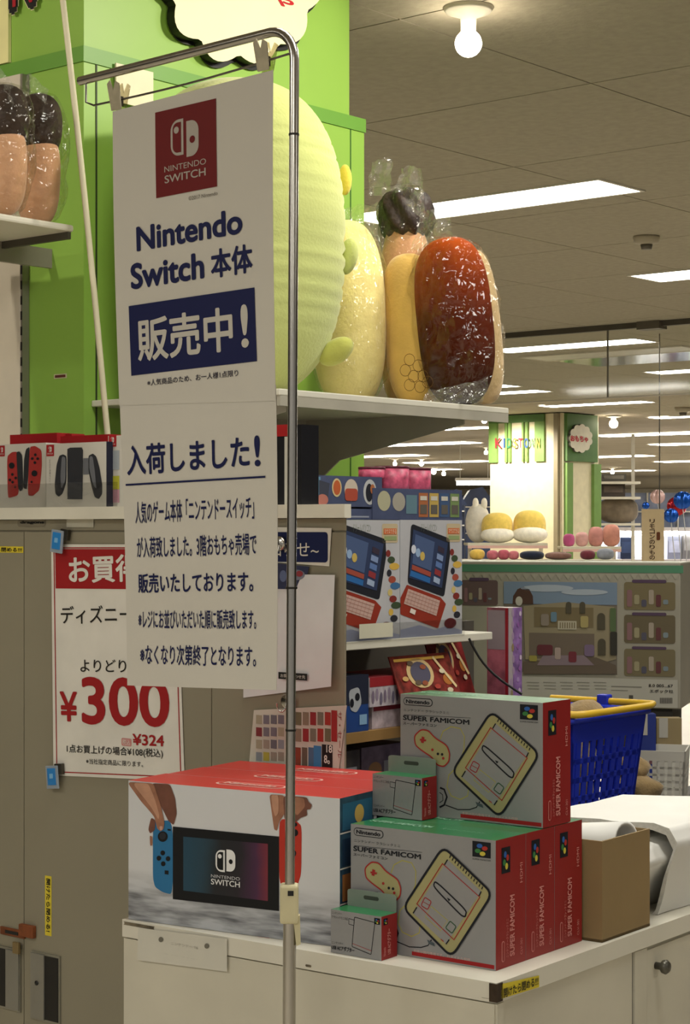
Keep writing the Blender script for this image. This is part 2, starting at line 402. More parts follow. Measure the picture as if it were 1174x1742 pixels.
# ---------------------------------------------------------------- steel cabinet with board on top
LK = mat('#8c8673', 0.5, var=0.03, scale=5); LKD = mat('#7e7866', 0.5)
L0 = Vector((0, 2.74, 0)); zt = EYE + 0.0363; LD = 0.28
lk = thing('steel_cabinet', 'olive grey steel cabinet covered with notices behind the counter', 'cabinet', L0, R40)
def trap(z0, z1, yin, m): return MB().prism([(-1.05, yin, z0), (0, yin, z0), (-0.25, LD, z0), (-1.05, LD, z0)], (0, 0, z1 - z0), m)
trap(0.0, zt - 0.0205, 0.003, LKD).build('body', lk)
fL = Face(lk, (0, 0, 0))
zd = fL.px(100, 903)[1]
x41 = fL.px(41, 1300)[0]; x360 = fL.px(360, 1250)[0]
g = 0.0009
for (xa, xb) in ((-1.05, x41 - g), (x41 + g, x360 - g), (x360 + g, -0.0005)):
    MB().box(xa, xb, 0.0, 0.0035, 0.05, zd - 0.002, LK).build('door', lk)
MB().box(-1.05, 0.0, 0.001, 0.0035, zd + 0.001, zt - 0.021, LK).build('top_rail', lk)
q = Print(fL); q.rr(30, 884, 77, 896, 0.4, mat('#7b7463'), 1); q.text('dragons', 35, 886, 76, 892, BLACK, 0.05, 2); q.build('name_lettering', lk)
q = Print(fL); q.rect(114, 881, 160, 897, mat('#b7b4a4', 0.7), 2); q.build('blank_label', lk)
YEL = mat('#d9c536', 0.5)
q = Print(fL); q.rect(-40, 929, 40, 940.5, YEL, 1); q.text('開けたら閉める!!!', -34, 931, 38, 939, BLACK, 0.02); q.build('yellow_tape', lk)
q = Print(fL); q.rect(77, 1489, 88, 1593, YEL, 1); q.text('開けたら閉める!', 79.5, 1494, 86, 1586, BLACK, 0.02, 2, -1); q.build('yellow_tape', lk)
ST = mat('#9a988c', 0.35, 0.7); DK = mat('#1c1a16', 0.6)
def pull(xa, xb, xc, ya, yb, flip):
    a0, b1 = fL.px(xa, ya); a1, b0 = fL.px(xb, yb); ac = fL.px(xc, ya)[0]
    h = MB()
    h.box(a0, a1, -0.0035, 0.0, b0, b1, ST); hp = h.build('pull_handle', lk)
    d0, d1 = (a0 + 0.003, ac) if flip else (ac, a1 - 0.003)
    MB().box(d0, d1, -0.0042, -0.0034, b0 + 0.004, b1 - 0.004, DK).build('recess', hp)
    e0, e1 = (ac, a1 - 0.002) if flip else (a0 + 0.002, ac)
    MB().box(e0, e1, -0.0062, -0.0035, b0 + 0.003, b1 - 0.003, mat('#8f8d84', 0.4, 0.5)).build('pull_plate', hp)
    if not flip: MB().lathe([(0.0, -0.002), (0.004, -0.002), (0.004, 0.002), (0.0, 0.002)], BLACK, ((e0 + e1) / 2, -0.006, (b0 * 0.45 + b1 * 0.55)), 12, M=Matrix.Rotation(math.pi / 2, 4, 'X')).build('keyhole', hp)
pull(-16, 37, 14, 1604, 1722, True); pull(55, 104, 79, 1616, 1744, False)
RU = mat('#7c4526', 0.6, 0.3, 0.25, 60)
a0, b1 = fL.px(3, 1575); a1, b0 = fL.px(44, 1597); hs = MB().box(a0, a1, -0.004, 0, b0, b1, RU).build('hasp', lk, 0.001)
a0, b1 = fL.px(38, 1570); a1, b0 = fL.px(62, 1596); MB().box(a0, a1, -0.009, 0, b0, b1, RU).build('hasp_staple', hs, 0.0015)
a0, b1 = fL.px(12, 1581); a1, b0 = fL.px(34, 1591); MB().box(a0, a1, -0.0046, -0.0039, b0, b1, DK).build('hasp_slot', hs)
a0, b1 = fL.px(30, 1600); a1, b0 = fL.px(40, 1622); MB().box(a0, a1, -0.012, -0.0065, b0, b1, mat('#8d7a55', 0.4, 0.6)).build('lock_tongue', hs, 0.001)
tb = MB().prism([(-1.06, -0.015, zt - 0.020), (0.0115, -0.015, zt - 0.020), (0.0115, 0.0, zt - 0.020), (-0.235, LD, zt - 0.020), (-1.06, LD, zt - 0.020)], (0, 0, 0.020), mat('#d9d5c6', 0.5)).build('cabinet_top_board')
tb.location = L0; tb.rotation_euler = (0, 0, R40); tag(tb, 'white board lying on the grey steel cabinet under the game accessory boxes', 'board')

# ---------------------------------------------------------------- notices on the cabinet
def tilted(th, o, t, warp=None): return Face(th, o, (math.cos(t), 0, math.sin(t)), (-math.sin(t), 0, math.cos(t)), warp)
def sheet(name, label, cat, pts, off=0.0012, m=None, curl=0.0, lk_=lk):
    th = thing(name, label, cat, L0, R40); f = Face(th, (0, -off, 0)); q4 = [f.px(x, y) for x, y in pts]; N = 8
    mb = MB(); vs = []; fs = []
    def at(i, j):
        u, v = i / N, j / N
        a = (1 - v) * ((1 - u) * q4[0][0] + u * q4[1][0]) + v * ((1 - u) * q4[3][0] + u * q4[2][0])
        b = (1 - v) * ((1 - u) * q4[0][1] + u * q4[1][1]) + v * ((1 - u) * q4[3][1] + u * q4[2][1])
        return a, b, curl * u * u * (0.4 + 0.6 * v)
    for j in range(N + 1):
        for i in range(N + 1):
            a, b, c = at(i, j); vs.append((a, -off - c, b))
    for j in range(N):
        for i in range(N): k = j * (N + 1) + i; fs.append((k, k + N + 1, k + N + 2, k + 1))
    mb.add(vs, fs, m or PAPER, True)
    mb.add([(v[0], v[1] + 0.0006, v[2]) for v in vs], [tuple(reversed(f_)) for f_ in fs], m or PAPER, True)
    mb.build('sheet', th)
    return th, f
PRED = ink('#9c1f22'); NAVY = ink('#151f4d'); TXTB = ink('#26231f')
ps, f = sheet('sale_poster', 'white sale poster with red header and big red 300 price on the cabinet', 'poster', [(87, 926), (300, 926), (314, 1329), (91, 1319)], 0.002)
q = Print(f)
q.line([(92, 932), (296, 932), (308, 1322), (97, 1313)], 3, PRED, 1, True)
q.poly([(94, 934), (297, 934), (299, 1003), (95, 1001)], PRED, 1); q.build('red_border', ps)
words(tilted(ps, (0, -0.002, 0), 0.04), [('お買得', 117, 947, 240, 989, PAPER, 0.024), ('ディズニー', 103.7, 1031, 226, 1060, TXTB, 0.008), ('よりどり4点', 137, 1121, 252, 1145, TXTB, 0.008),
    ('¥', 102, 1176, 133, 1228, PRED, 0.02), ('300', 138, 1151, 290, 1238, PRED, 0.022), ('¥324', 226, 1248, 280, 1270, PRED, 0.022),
    ('1点お買上げの場合¥108(税込)', 114, 1266, 278, 1291, TXTB, 0.012), ('※当社指定商品に限ります。', 147, 1290, 244, 1305, TXTB, 0.006)])
q = Print(f); q.rr(207, 1255, 224, 1270, 0.2, ink('#c98a86'), 1); q.text('税込', 209, 1257, 222, 1268, PAPER); q.build('tax_badge_print', ps)
def clip(x, y, label, tilt, sc=1.0):
    c = fL.px(x, y); th = thing('magnet_clip', label, 'clip', L0, R40, 'blue magnet clips on the sale poster')
    M = Matrix.Translation((c[0], 0, c[1])) @ Matrix.Rotation(tilt, 4, 'Y')
    def bx(x0, x1, y0, y1, z0, z1, m, nm):
        b = MB().box(x0, x1, y0, y1, z0, z1, m); b.v = [tuple(M @ Vector(v)) for v in b.v]; return b.build(nm, th, 0.0008)
    bx(-0.0145, 0.0145, -0.013, -0.010, -0.019, 0.019, mat('#8f9aa6', 0.3), 'clip_plate')
    bx(-0.010, 0.010, -0.0138, -0.0128, -0.013, 0.015, mat('#2f7fc4', 0.3), 'blue_face')
    bx(-0.004, 0.004, -0.0143, -0.0137, -0.002, 0.006, mat('#7db4de', 0.3), 'square_mark')
    bx(0.004, 0.022, -0.010, -0.003, 0.004, 0.022, mat('#55524a', 0.3, 0.8), 'spring')
clip(106, 921, 'blue magnet clip at the top corner of the sale poster', 0.12)
clip(98, 1321, 'blue magnet clip at the bottom corner of the sale poster', -0.1)
ns, f = sheet('notice_sign', 'white card with dark navy rounded field and white hiragana lettering', 'sign', [(420, 896), (564, 898.5), (560, 963.5), (420, 953)], 0.002)
q = Print(f); q.rr(428, 905, 558, 957, 0.12, NAVY, 1); q.text('お知らせ~', 436, 921, 543, 948, PAPER, 0.004); q.build('lettering', ns)
bk, f = sheet('game_leaflet', 'dark blue printed leaflet tucked under the navy notice sign', 'leaflet', [(440, 955), (526, 964), (516, 1003), (440, 1001)], 0.0045, mat('#2a3050'))
q = Print(f); q.ell(505, 978, 14, 9, mat('#77798a')); q.ell(510, 976, 6, 5, mat('#8a2f38'), 2); q.ell(482, 980, 6, 10, mat('#5c688c')); q.build('print', bk)
wp, f = sheet('white_notice', 'plain white sheet hanging askew below the navy notice sign', 'paper', [(414, 976), (573, 978), (572, 1167), (414, 1187)], 0.0025, mat('#d6d6d8', 0.8), 0.012)
q = Print(f); q.rect(474, 1012, 517, 1016, BLACK); q.rect(474, 1021, 517, 1025, BLACK); q.build('black_rules', wp)
q = Print(Face(wp, (0, -0.012, 0))); q.rect(474, 1143, 523, 1158, BLACK, 1); q.text('お問い合わせ先', 478, 1146, 520, 1155, PAPER, 0.0, 2); q.build('black_footer', wp)
fy, f = sheet('sale_flyer', 'colourful newsprint sale flyer pinned low on the cabinet', 'flyer', [(432, 1208), (590, 1200), (574, 1330), (421, 1330)], 0.003, mat('#c7c2b6', 0.8))
q = Print(f)
random.seed(3)
cl = ['#8b8f96', '#6d6a72', '#a39a84', '#7d3238', '#b8a648', '#5a5560', '#9b8d80', '#77707a']
for j in range(5):
    for i in range(4):
        if random.random() < 0.92: q.rect(436 + i * 12.5, 1216 + j * 21, 446 + i * 12.5, 1232 + j * 21, ink(random.choice(cl)))
cut(q, 'picture_print')
for j in range(2):
    for i in range(5): q.rect(503 + i * 12.5, 1211 + j * 28, 513 + i * 12.5, 1234 + j * 28, ink(['#6f6a52', '#8b7a68', '#933034', '#7b7466', '#a2362f'][(i + j) % 5]))
for i in range(3): q.rect(503 + i * 11, 1271, 512 + i * 11, 1304, ink(['#8a4030', '#6a5c50', '#4f6a88'][i]))
q.rect(534, 1268, 547, 1312, ink('#3f7cae')); q.rect(548, 1266, 566, 1316, BLACK)
q.text('18', 556, 1267, 566, 1281, PAPER, 0.02, 2); q.text('8。', 552, 1284, 562, 1300, PAPER, 0.02, 2); q.rect(564, 1208, 574, 1262, ink('#9d3030')); q.text('ザ・セール', 575, 1210, 582, 1290, ink('#8a2a2c'), 0.0, 2, -1)
q.build('print', fy)
bp, f = sheet('plain_sheet', 'blank white sheet hanging behind the newsprint flyer', 'paper', [(560, 1242), (586, 1244), (586, 1330), (558, 1330)], 0.0012, mat('#bdbab0', 0.8))
for nm, x, y, lb in (('magnet_hook', 484, 925, 'round chrome magnet hook above the navy notice sign'), ('magnet_hook', 496, 1192, 'round chrome magnet hook holding the newsprint flyer')):
    c = fL.px(x, y); th = thing(nm, lb, 'magnet hook', L0, R40)
    MB().lathe([(0.0, 0), (0.011, 0), (0.011, 0.006), (0.009, 0.008), (0.0, 0.008)], CHROME, (c[0], -0.006, c[1]), 20, M=Matrix.Rotation(math.pi / 2, 4, 'X')).build('magnet', th)
    MB().tube([(c[0] + 0.006 * math.cos(g), -0.018 - 0.001 * i, c[1] - 0.006 - 0.009 * math.sin(g)) for i, g in enumerate([k * math.pi / 7 for k in range(-1, 9)])], 0.0014, CHROME, 8).build('hook', th)
# ---------------------------------------------------------------- sales counter
A37 = math.radians(37); RC = -A37
N0 = P(845, 1673, 2.244); ZC = EYE - 0.542; N0 = Vector((N0.x, N0.y, 0))
ct = thing('sales_counter', 'scuffed white sales counter carrying the stacked game boxes', 'counter', N0, RC)
fF = Face(ct, (0, 0, 0)); fS = Face(ct, (0, 0, 0), (0, 1, 0))
CW = mat('#c9c4b3', 0.5, var=0.07, scale=6, bump=0.03); CT = mat('#d6d2c4', 0.4, var=0.04, scale=7)
xl = fF.px(208, 1650)[0]
Mi = WM[ct.name].inverted(); lkc = Mi @ Vector((0.004, 2.733, 0)); DV = 0.76
top = [(0, 0), (0, DV), (lkc.x + 0.30, DV), (lkc.x + 0.006, lkc.y - 0.008), (xl, 0.255), (xl, 0)]
MB().prism([(x, y, ZC - 0.024) for x, y in top], (0, 0, 0.024), CT).build('counter_top', ct)
body = [(-0.006, 0.005), (-0.006, DV - 0.01), (lkc.x + 0.31, DV - 0.01), (lkc.x + 0.012, lkc.y - 0.014), (xl + 0.005, 0.25), (xl + 0.005, 0.005)]
MB().prism([(x, y, 0.0) for x, y in body], (0, 0, ZC - 0.024), mat('#a8a392', 0.6)).build('carcass', ct)
MB().box(xl + 0.002, -0.004, 0.001, 0.005, 0.03, ZC - 0.026, CW).build('front_panel', ct)
yg0 = fS.px(1080, 1650)[0]; yg1 = fS.px(1103, 1650)[0]; yp = fS.px(859, 1720)[0]
MB().box(-0.006, -0.001, 0.003, yp, 0.03, ZC - 0.026, CW).build('corner_post', ct)
MB().box(-0.006, -0.004, yp, yg0, 0.03, ZC - 0.026, CW).build('side_panel', ct)
MB().box(-0.006, -0.0055, yg0, yg0 + 0.004, 0.03, ZC - 0.026, DK).build('dark_gap', ct)
MB().box(-0.006, -0.002, yg0 + 0.004, yg1, 0.03, ZC - 0.026, CW).build('post', ct)
dr = MB().box(-0.006, -0.003, yg1 + 0.002, DV - 0.015, 0.03, ZC - 0.030, CW).build('cabinet_door', ct)
kb = fS.px(1119, 1643)
MB().lathe([(0.0, 0), (0.005, 0), (0.005, 0.008), (0.009, 0.011), (0.010, 0.016), (0.007, 0.020), (0.0, 0.021)], mat('#5c5a52', 0.35, 0.6), (-0.003, kb[0], kb[1]), 18, M=Matrix.Rotation(math.pi / 2, 4, 'Y')).build('knob', dr)
MB().box(-0.010, 0.0012, -0.0012, 0.012, ZC - 0.023, ZC - 0.001, mat('#3a2d20', 0.9, var=0.3, scale=90)).build('chipped_corner', ct)
q = Print(fS, lift=0.0012); q.poly([(851, 1674), (916, 1659), (916, 1679), (851, 1699)], YEL, 1)
a = fS.px(854, 1690); b = fS.px(913, 1663); vs, fs = glyphs('開けたら閉める!!!', 0.02)
q.raw([(a[0] + x * (b[0] - a[0]), ZC - 0.0195 + y * 0.011, k) for x, y, k in vs], fs, BLACK, 2); q.build('yellow_tape', ct)
q = Print(Face(ct, (0, 0.0, 0))); DIRT = mat('#6d6452', 0.9, var=0.5, scale=60)
q.rr(212, 1573, 262, 1576, 0.5, DIRT); cut(q, 'scuff_stain'); q.rr(820, 1697, 840, 1700, .5, DIRT); cut(q, 'scuff_stain'); q.rr(520, 1640, 530, 1646, .5, DIRT); q.build('scuff_stain', ct)
tn = thing('taped_note', 'white paper note pinned to the counter front under the console box', 'note', N0, RC); f = Face(tn, (0, -0.002, 0))
q = Print(f, lift=0.0008); q.poly([(236, 1578), (387, 1597), (387, 1653), (234, 1633)], mat('#c9c6ba', 0.8), 1); q.build('sheet', tn)
q = Print(f, lift=0.0008); q.ell(275, 1598, 4, 4.5, ink('#6d6a60'), 2); q.ell(353, 1609, 4, 4.5, ink('#6d6a60'), 2)
q.text('ニンテンドー TB', 292, 1602, 338, 1615, ink('#a8a49a'), 0, 2); q.text('¥32,378-', 280, 1622, 338, 1632, ink('#b0aca2'), 0, 2); q.build('faded_lettering', tn)

# ---------------------------------------------------------------- logos shared by the printed things
WINK = ink('#d7d3cb'); GRY = ink('#55534f')
def switch_mark(q, x0, y0, x1, y1, fg, bg, L=2):
    # two-half console mark: outlined half with a dot, solid half with a hole
    w = x1 - x0; k = 0.47
    q.rr(x0, y0, x0 + w * k, y1, 0.62, fg, L, (1, 0, 0, 1)); tx = w * 0.075
    a0, b0, a1, b1 = q.box2(x0, y0, x0 + w * k, y1); t = (a1 - a0) * 0.17
    s = q.local; q.local = True; q.rr(a0 + t, b1 - t, a1 - t, b0 + t, 0.58, bg, L + 1, (1, 0, 0, 1)); r = (a1 - a0) * 0.2
    q.ell((a0 + a1) / 2 - t * .1, b1 - (b1 - b0) * 0.29, r, r, fg, L + 2); q.local = s
    q.rr(x0 + w * 0.55, y0, x1, y1, 0.62, fg, L, (0, 1, 1, 0))
    a0, b0, a1, b1 = q.box2(x0 + w * 0.55, y0, x1, y1); q.local = True; q.ell((a0 + a1) / 2, b0 + (b1 - b0) * 0.46, r * 1.05, r * 1.05, bg, L + 1); q.local = s
def pill(q, x0, y0, x1, y1, fg, bg, L=1, th=0.12):
    q.rr(x0, y0, x1, y1, 0.5, fg, L); a0, b0, a1, b1 = q.box2(x0, y0, x1, y1); t = (b1 - b0) * th; s = q.local; q.local = True
    q.rr(a0 + t, b1 - t, a1 - t, b0 + t, 0.5, bg, L + 1); m = (b1 - b0) * 0.25; q.text('Nintendo', a0 + m * 1.7, b1 - m, a1 - m * 1.7, b0 + m, fg, 0.035, L + 2); q.local = s
def emblem(q, x0, y0, x1, y1, L=1):
    q.rect(x0, y0, x1, y1, ink('#14171f'), L); w = x1 - x0; h = y1 - y0
    for cx, cy, c in ((0.40, 0.28, '#2f5fa8'), (0.68, 0.42, '#a8322c'), (0.30, 0.58, '#3b7a43'), (0.56, 0.74, '#c9bb48')):
        q.ell(x0 + w * cx, y0 + h * cy, w * 0.16, h * 0.13, ink(c), L + 1, 14)

# ---------------------------------------------------------------- console boxes (white front, red top), three deep
A31 = math.radians(31)
S0 = P(575.5, 1614, 2.432); SX = Vector((math.cos(A31), -math.sin(A31), 0)); SY = Vector((math.sin(A31), math.cos(A31), 0))
sw_o = Vector((S0.x, S0.y, ZC)) + SY * 0.004
SW, SD, SHH = 0.343, 0.088, 0.193
SWRED = mat('#b8352f', 0.4, var=0.02); SWW = None
def floor_print():
    m = bpy.data.materials.new('box_front_print'); m.use_nodes = True; nt = m.node_tree; b = nt.nodes['Principled BSDF']; b.inputs['Roughness'].default_value = 0.45
    tc = nt.nodes.new('ShaderNodeTexCoord'); mp = nt.nodes.new('ShaderNodeMapping'); mp.inputs['Scale'].default_value = (6, 6, 40)
    nz = nt.nodes.new('ShaderNodeTexNoise'); nz.inputs['Scale'].default_value = 2.2; nz.inputs['Detail'].default_value = 3
    nt.links.new(tc.outputs['Object'], mp.inputs[0]); nt.links.new(mp.outputs[0], nz.inputs['Vector'])
    sp = nt.nodes.new('ShaderNodeSeparateXYZ'); nt.links.new(tc.outputs['Object'], sp.inputs[0])
    mr = nt.nodes.new('ShaderNodeMapRange'); mr.inputs[1].default_value = 0.072; mr.inputs[2].default_value = 0.030; nt.links.new(sp.outputs[2], mr.inputs[0])
    rp = nt.nodes.new('ShaderNodeValToRGB'); rp.color_ramp.elements[0].position = 0.3; rp.color_ramp.elements[0].color = rgb('#4c4e54'); rp.color_ramp.elements[1].position = 0.62; rp.color_ramp.elements[1].color = rgb('#b6b9bf')
    nt.links.new(nz.outputs['Fac'], rp.inputs[0])
    mx = nt.nodes.new('ShaderNodeMix'); mx.data_type = 'RGBA'; nt.links.new(mr.outputs[0], mx.inputs[0])
    mx.inputs[6].default_value = rgb('#cfd0d3'); nt.links.new(rp.outputs[0], mx.inputs[7]); nt.links.new(mx.outputs[2], b.inputs['Base Color'])
    return m
SWF = floor_print()
def screen_print():
    m = bpy.data.materials.new('screen_print'); m.use_nodes = True; nt = m.node_tree; b = nt.nodes['Principled BSDF']; b.inputs['Roughness'].default_value = 0.4
    tc = nt.nodes.new('ShaderNodeTexCoord'); sp = nt.nodes.new('ShaderNodeSeparateXYZ'); nt.links.new(tc.outputs['Object'], sp.inputs[0])
    rp = nt.nodes.new('ShaderNodeValToRGB'); e = rp.color_ramp.elements
    mr = nt.nodes.new('ShaderNodeMapRange'); mr.inputs[1].default_value = -0.243; mr.inputs[2].default_value = -0.108; nt.links.new(sp.outputs[0], mr.inputs[0])
    nz = nt.nodes.new('ShaderNodeTexNoise'); nz.inputs['Scale'].default_value = 14; nt.links.new(tc.outputs['Object'], nz.inputs['Vector'])
    ad = nt.nodes.new('ShaderNodeMath'); ad.operation = 'MULTIPLY_ADD'; ad.inputs[1].default_value = 0.3; nt.links.new(nz.outputs['Fac'], ad.inputs[0])
    sb = nt.nodes.new('ShaderNodeMath'); sb.operation = 'SUBTRACT'; sb.inputs[1].default_value = 0.15; nt.links.new(mr.outputs[0], sb.inputs[0]); nt.links.new(sb.outputs[0], ad.inputs[2])
    e[0].position = 0.0; e[0].color = rgb('#123f55'); e[1].position = 1.0; e[1].color = rgb('#7c2330')
    for ps_, c in ((0.18, '#173a4c'), (0.4, '#0d1219'), (0.62, '#140f1c'), (0.85, '#431a40')):
        k = e.new(ps_); k.color = rgb(c)
    nt.links.new(ad.outputs[0], rp.inputs[0]); nt.links.new(rp.outputs[0], b.inputs['Base Color'])
    return m
SCR = screen_print()
sb = thing('console_box', 'white game console box printed with a handheld console, front of the red-topped three', 'box', sw_o, -A31, 'game console boxes with red tops')
MB().box(-SW, 0, 0, SD - 0.001, 0.0005, SHH, mat('#b7b4ae', 0.45), {'f': SWF, 't': SWRED, 'r': mat('#27475c', 0.45, var=0.5, scale=40), 'l': SWRED}).build('carton', sb)
fW = Face(sb, (0, 0, 0), M=WM[sb.name]); q = Print(fW, lift=0.0003)
Z5 = lambda x, y: (180 + x / 2.446, 1280 + y / 2.446)
z5 = lambda pts: [Z5(*p) for p in pts]
JB = ink('#2c6f9e'); JR = ink('#b53426'); BK2 = ink('#121316'); SK = mat('#9a6a52', 0.6, var=0.18, scale=60); SKL = mat('#b98a70', 0.6, var=0.1, scale=60); SKD = mat('#6f4536', 0.6, var=0.15, scale=60)
q.poly(rnd_poly(z5([(197, 300), (212, 284), (280, 283), (280, 592), (238, 582), (205, 560), (196, 520)]), 0.3), JB, 1)
q.poly(rnd_poly(z5([(722, 292), (736, 276), (792, 284), (816, 306), (814, 505), (798, 555), (722, 560)]), 0.25), JR, 1)
q.poly(z5([(280, 308), (722, 350), (722, 660), (280, 610)]), BK2, 2); q.build('console_print')
q = Print(fW, lift=0.0003); q.poly(z5([(324, 350), (676, 380), (676, 618), (324, 574)]), SCR, 3); q.build('screen_print')
q = Print(fW, lift=0.0003)
q.ell(*Z5(238, 350), 8.5, 9, BK2, 2); q.ell(*Z5(238, 347), 5.5, 6, ink('#2a2c33'), 3)
for x, y in ((238, 418), (222, 440), (260, 442), (240, 463)): q.ell(*Z5(x, y), 4, 4.3, BK2, 2, 12)
q.rect(*Z5(246, 490), *Z5(262, 508), BK2, 2); q.rect(*Z5(258, 318), *Z5(272, 326), BK2, 2)
q.ell(*Z5(789, 334), 5, 6, BK2, 2); q.ell(*Z5(786, 420), 3, 5, BK2, 2); q.ell(*Z5(788, 300), 4, 3.5, BK2, 2)
q.build('controller_button')
q = Print(fW, lift=0.0003); switch_mark(q, *Z5(459, 403), *Z5(541, 498), ink('#e4e4e4'), BK2, 4)
q.text('NINTENDO', *Z5(440, 506), *Z5(560, 533), ink('#c9c9cc'), 0, 4); q.text('SWITCH', *Z5(440, 524), *Z5(560, 562), ink('#e4e4e4'), 0.012, 4); q.build('logo')
q = Print(fW, lift=0.0003)
q.poly(rnd_poly(z5([(192, 128), (268, 131), (290, 190), (297, 255), (284, 302), (262, 285), (240, 240), (212, 190)]), 0.2), SKD, 3)
q.poly(rnd_poly(z5([(90, 122), (200, 128), (214, 170), (232, 225), (246, 290), (243, 318), (230, 328), (216, 316), (205, 270), (186, 245), (150, 205)]), 0.2), SK, 4)
q.poly(rnd_poly(z5([(112, 126), (180, 128), (206, 190), (226, 260), (222, 280), (190, 225)]), 0.25), SKL, 5)
q.poly(rnd_poly(z5([(190, 270), (208, 282), (206, 322), (186, 338), (178, 320)]), 0.3), SKD, 3)
q.poly(rnd_poly(z5([(184, 345), (196, 350), (196, 385), (186, 390)]), 0.3), SK, 3)
q.poly(rnd_poly(z5([(226, 306), (240, 306), (240, 322), (229, 324)]), 0.35), mat('#c79a86', 0.4), 6)
q.build('hand_print')
q = Print(fW, lift=0.0003)
q.poly(rnd_poly(z5([(682, 174), (745, 178), (748, 250), (722, 290), (714, 326), (702, 320), (692, 250)]), 0.2), SK, 3)
q.poly(rnd_poly(z5([(740, 178), (838, 186), (846, 205), (860, 218), (854, 236), (838, 238), (840, 262), (812, 272), (792, 290), (776, 282), (745, 280)]), 0.2), SKD, 4)
q.poly(rnd_poly(z5([(786, 184), (828, 190), (832, 226), (800, 262), (786, 250)]), 0.25), SK, 5)
q.poly(rnd_poly(z5([(690, 176), (722, 178), (722, 250), (708, 268), (698, 240)]), 0.25), SKL, 5)
q.build('hand_print')
q = Print(fW, lift=0.0004); q.poly(z5([(330, 729), (432, 742), (432, 752), (330, 740)]), PRED, 1); q.poly(z5([(575, 760), (682, 772), (682, 783), (575, 772)]), PRED, 1); q.build('red_flap_print')
fT = Face(sb, (0, 0, SHH), (1, 0, 0), (0, 1, 0)); q = Print(fT, True, 0.0003); pill(q, -0.225, 0.062, -0.115, 0.032, ink('#d9a79c'), SWRED); q.build('logo')
q = Print(Face(sb, (0, 0, 0), (0, 1, 0)), True, 0.0003); random.seed(5)
for k in range(4):
    q.rect(0.006, 0.185 - k * 0.046, 0.082, 0.150 - k * 0.046, ink(['#2b5f7d', '#1c3550', '#a06a3c', '#3a3a46'][k])); q.ell(0.03 + 0.03 * random.random(), 0.168 - k * 0.046, 0.012, 0.012, ink(['#c9a75a', '#d9d9d0', '#4b7fa5', '#9a4a3a'][k]), 2); q.rect(0.0, 0.148 - k * .046, 0.087, 0.1462 - k * .046, WINK, 2)
q.build('print')
for k, lb in ((1, 'white game console box with red top, middle of the three in the row'), (2, 'white game console box with red top, hindmost against the cabinet')):
    c = copy_tree(sb); c.location = sw_o + SY * (SD * k) + SX * (0.004 * k); c['label'] = lb

# ---------------------------------------------------------------- grey retro console boxes
FW, FD, FH = 0.222, 0.0705, 0.160
f0 = P(843.5, 1652, 2.306); f0 = Vector((f0.x, f0.y, ZC))
FR = mat('#8c2020', 0.4, var=0.03); FG = mat('#2b7a4b', 0.3, var=0.03, coat=0.3); FGY = mat('#8f8f90', 0.35, var=0.02, spec=0.5)
CU = Vector((math.cos(A37), -math.sin(A37), 0)); CV = Vector((math.sin(A37), math.cos(A37), 0))
ft = f0 + CV * 0.1115 + Vector((0, 0, FH + 0.0006))
fb = thing('retro_console_box', 'grey retro console box with outlined console drawing, on top of the stack', 'box', ft, RC, 'grey and red retro console boxes')
MB().box(-FW, 0, 0, FD - 0.0008, 0.0003, FH, FGY, {'t': FG, 'r': FR, 'l': FR}).build('carton', fb)
fX = Face(fb, (0, 0, 0)); Z2 = lambda x, y: (560 + x / 2.552, 1150 + y / 2.552); z2 = lambda pts: [Z2(*p) for p in pts]
OUT = ink('#181a22'); CRM = ink('#a39d70'); RDL = ink('#a02b2b'); YLW = ink('#aca552')
q = Print(fX, lift=0.0003); pill(q, *Z2(323, 91), *Z2(450, 134), OUT, FGY, 1, 0.10)
q.text('ニンテンドー クラシックミニ', *Z2(325, 141), *Z2(522, 166), OUT, 0.0, 2); q.line(z2([(325, 168), (615, 182)]), 0.7, OUT)
q.text('SUPER FAMICOM', *Z2(322, 169), *Z2(610, 212), OUT, 0.028, 2); q.text('スーパーファミコン', *Z2(322, 198), *Z2(468, 222), OUT, 0.012, 2); q.build('lettering')
q = Print(fX, lift=0.0003); emblem(q, *Z2(829, 122), *Z2(907, 193)); q.text('SUPER FAMICOM', *Z2(829, 194), *Z2(907, 206), OUT, 0, 1); q.build('emblem')
q = Print(fX, lift=0.0003)
cab = [(482, 275), (495, 240), (530, 220), (570, 228), (588, 262), (586, 320), (560, 390), (520, 430), (512, 480), (530, 520), (570, 536), (602, 520), (606, 490)]
q.line(z2(cab), 1.7, YLW); q.line(z2([(505, 560), (560, 580), (610, 580), (640, 570), (655, 545)]), 1.8, OUT)
q.line(z2([(390, 366), (405, 360), (425, 360), (440, 370)]), 2.4, OUT); q.line(z2([(482, 485), (500, 492), (512, 525), (500, 560), (480, 570)]), 3.4, OUT); q.line(z2([(480, 505), (493, 515), (495, 540), (480, 550)]), 1.4, OUT)
pad = rnd_poly(z2([(400, 232), (432, 236), (462, 270), (512, 300), (525, 335), (522, 370), (500, 394), (470, 386), (448, 352), (402, 322), (376, 300), (371, 260)]), 0.35)
q.poly(pad, CRM, 2); q.line(pad, 2.4, RDL, 3, True)
q.poly(z2([(404, 262), (416, 266), (412, 292), (400, 288)]), RDL, 3); q.poly(z2([(396, 272), (424, 276), (422, 284), (396, 280)]), RDL, 4)
for x, y, m in ((474, 338, OUT), (492, 340, OUT), (497, 357, RDL), (450, 320, RDL)): q.ell(*Z2(x, y), 2.2, 2.4, m, 3, 10)
con = rnd_poly(z2([(706, 152), (916, 338), (742, 614), (534, 418)]), 0.13, 5); q.poly(con, CRM, 2)
inn = z2([(725, 206), (868, 332), (718, 560), (578, 438)]); q.poly(inn, FGY, 3)
q.line(con, 4.0, OUT, 4, True)
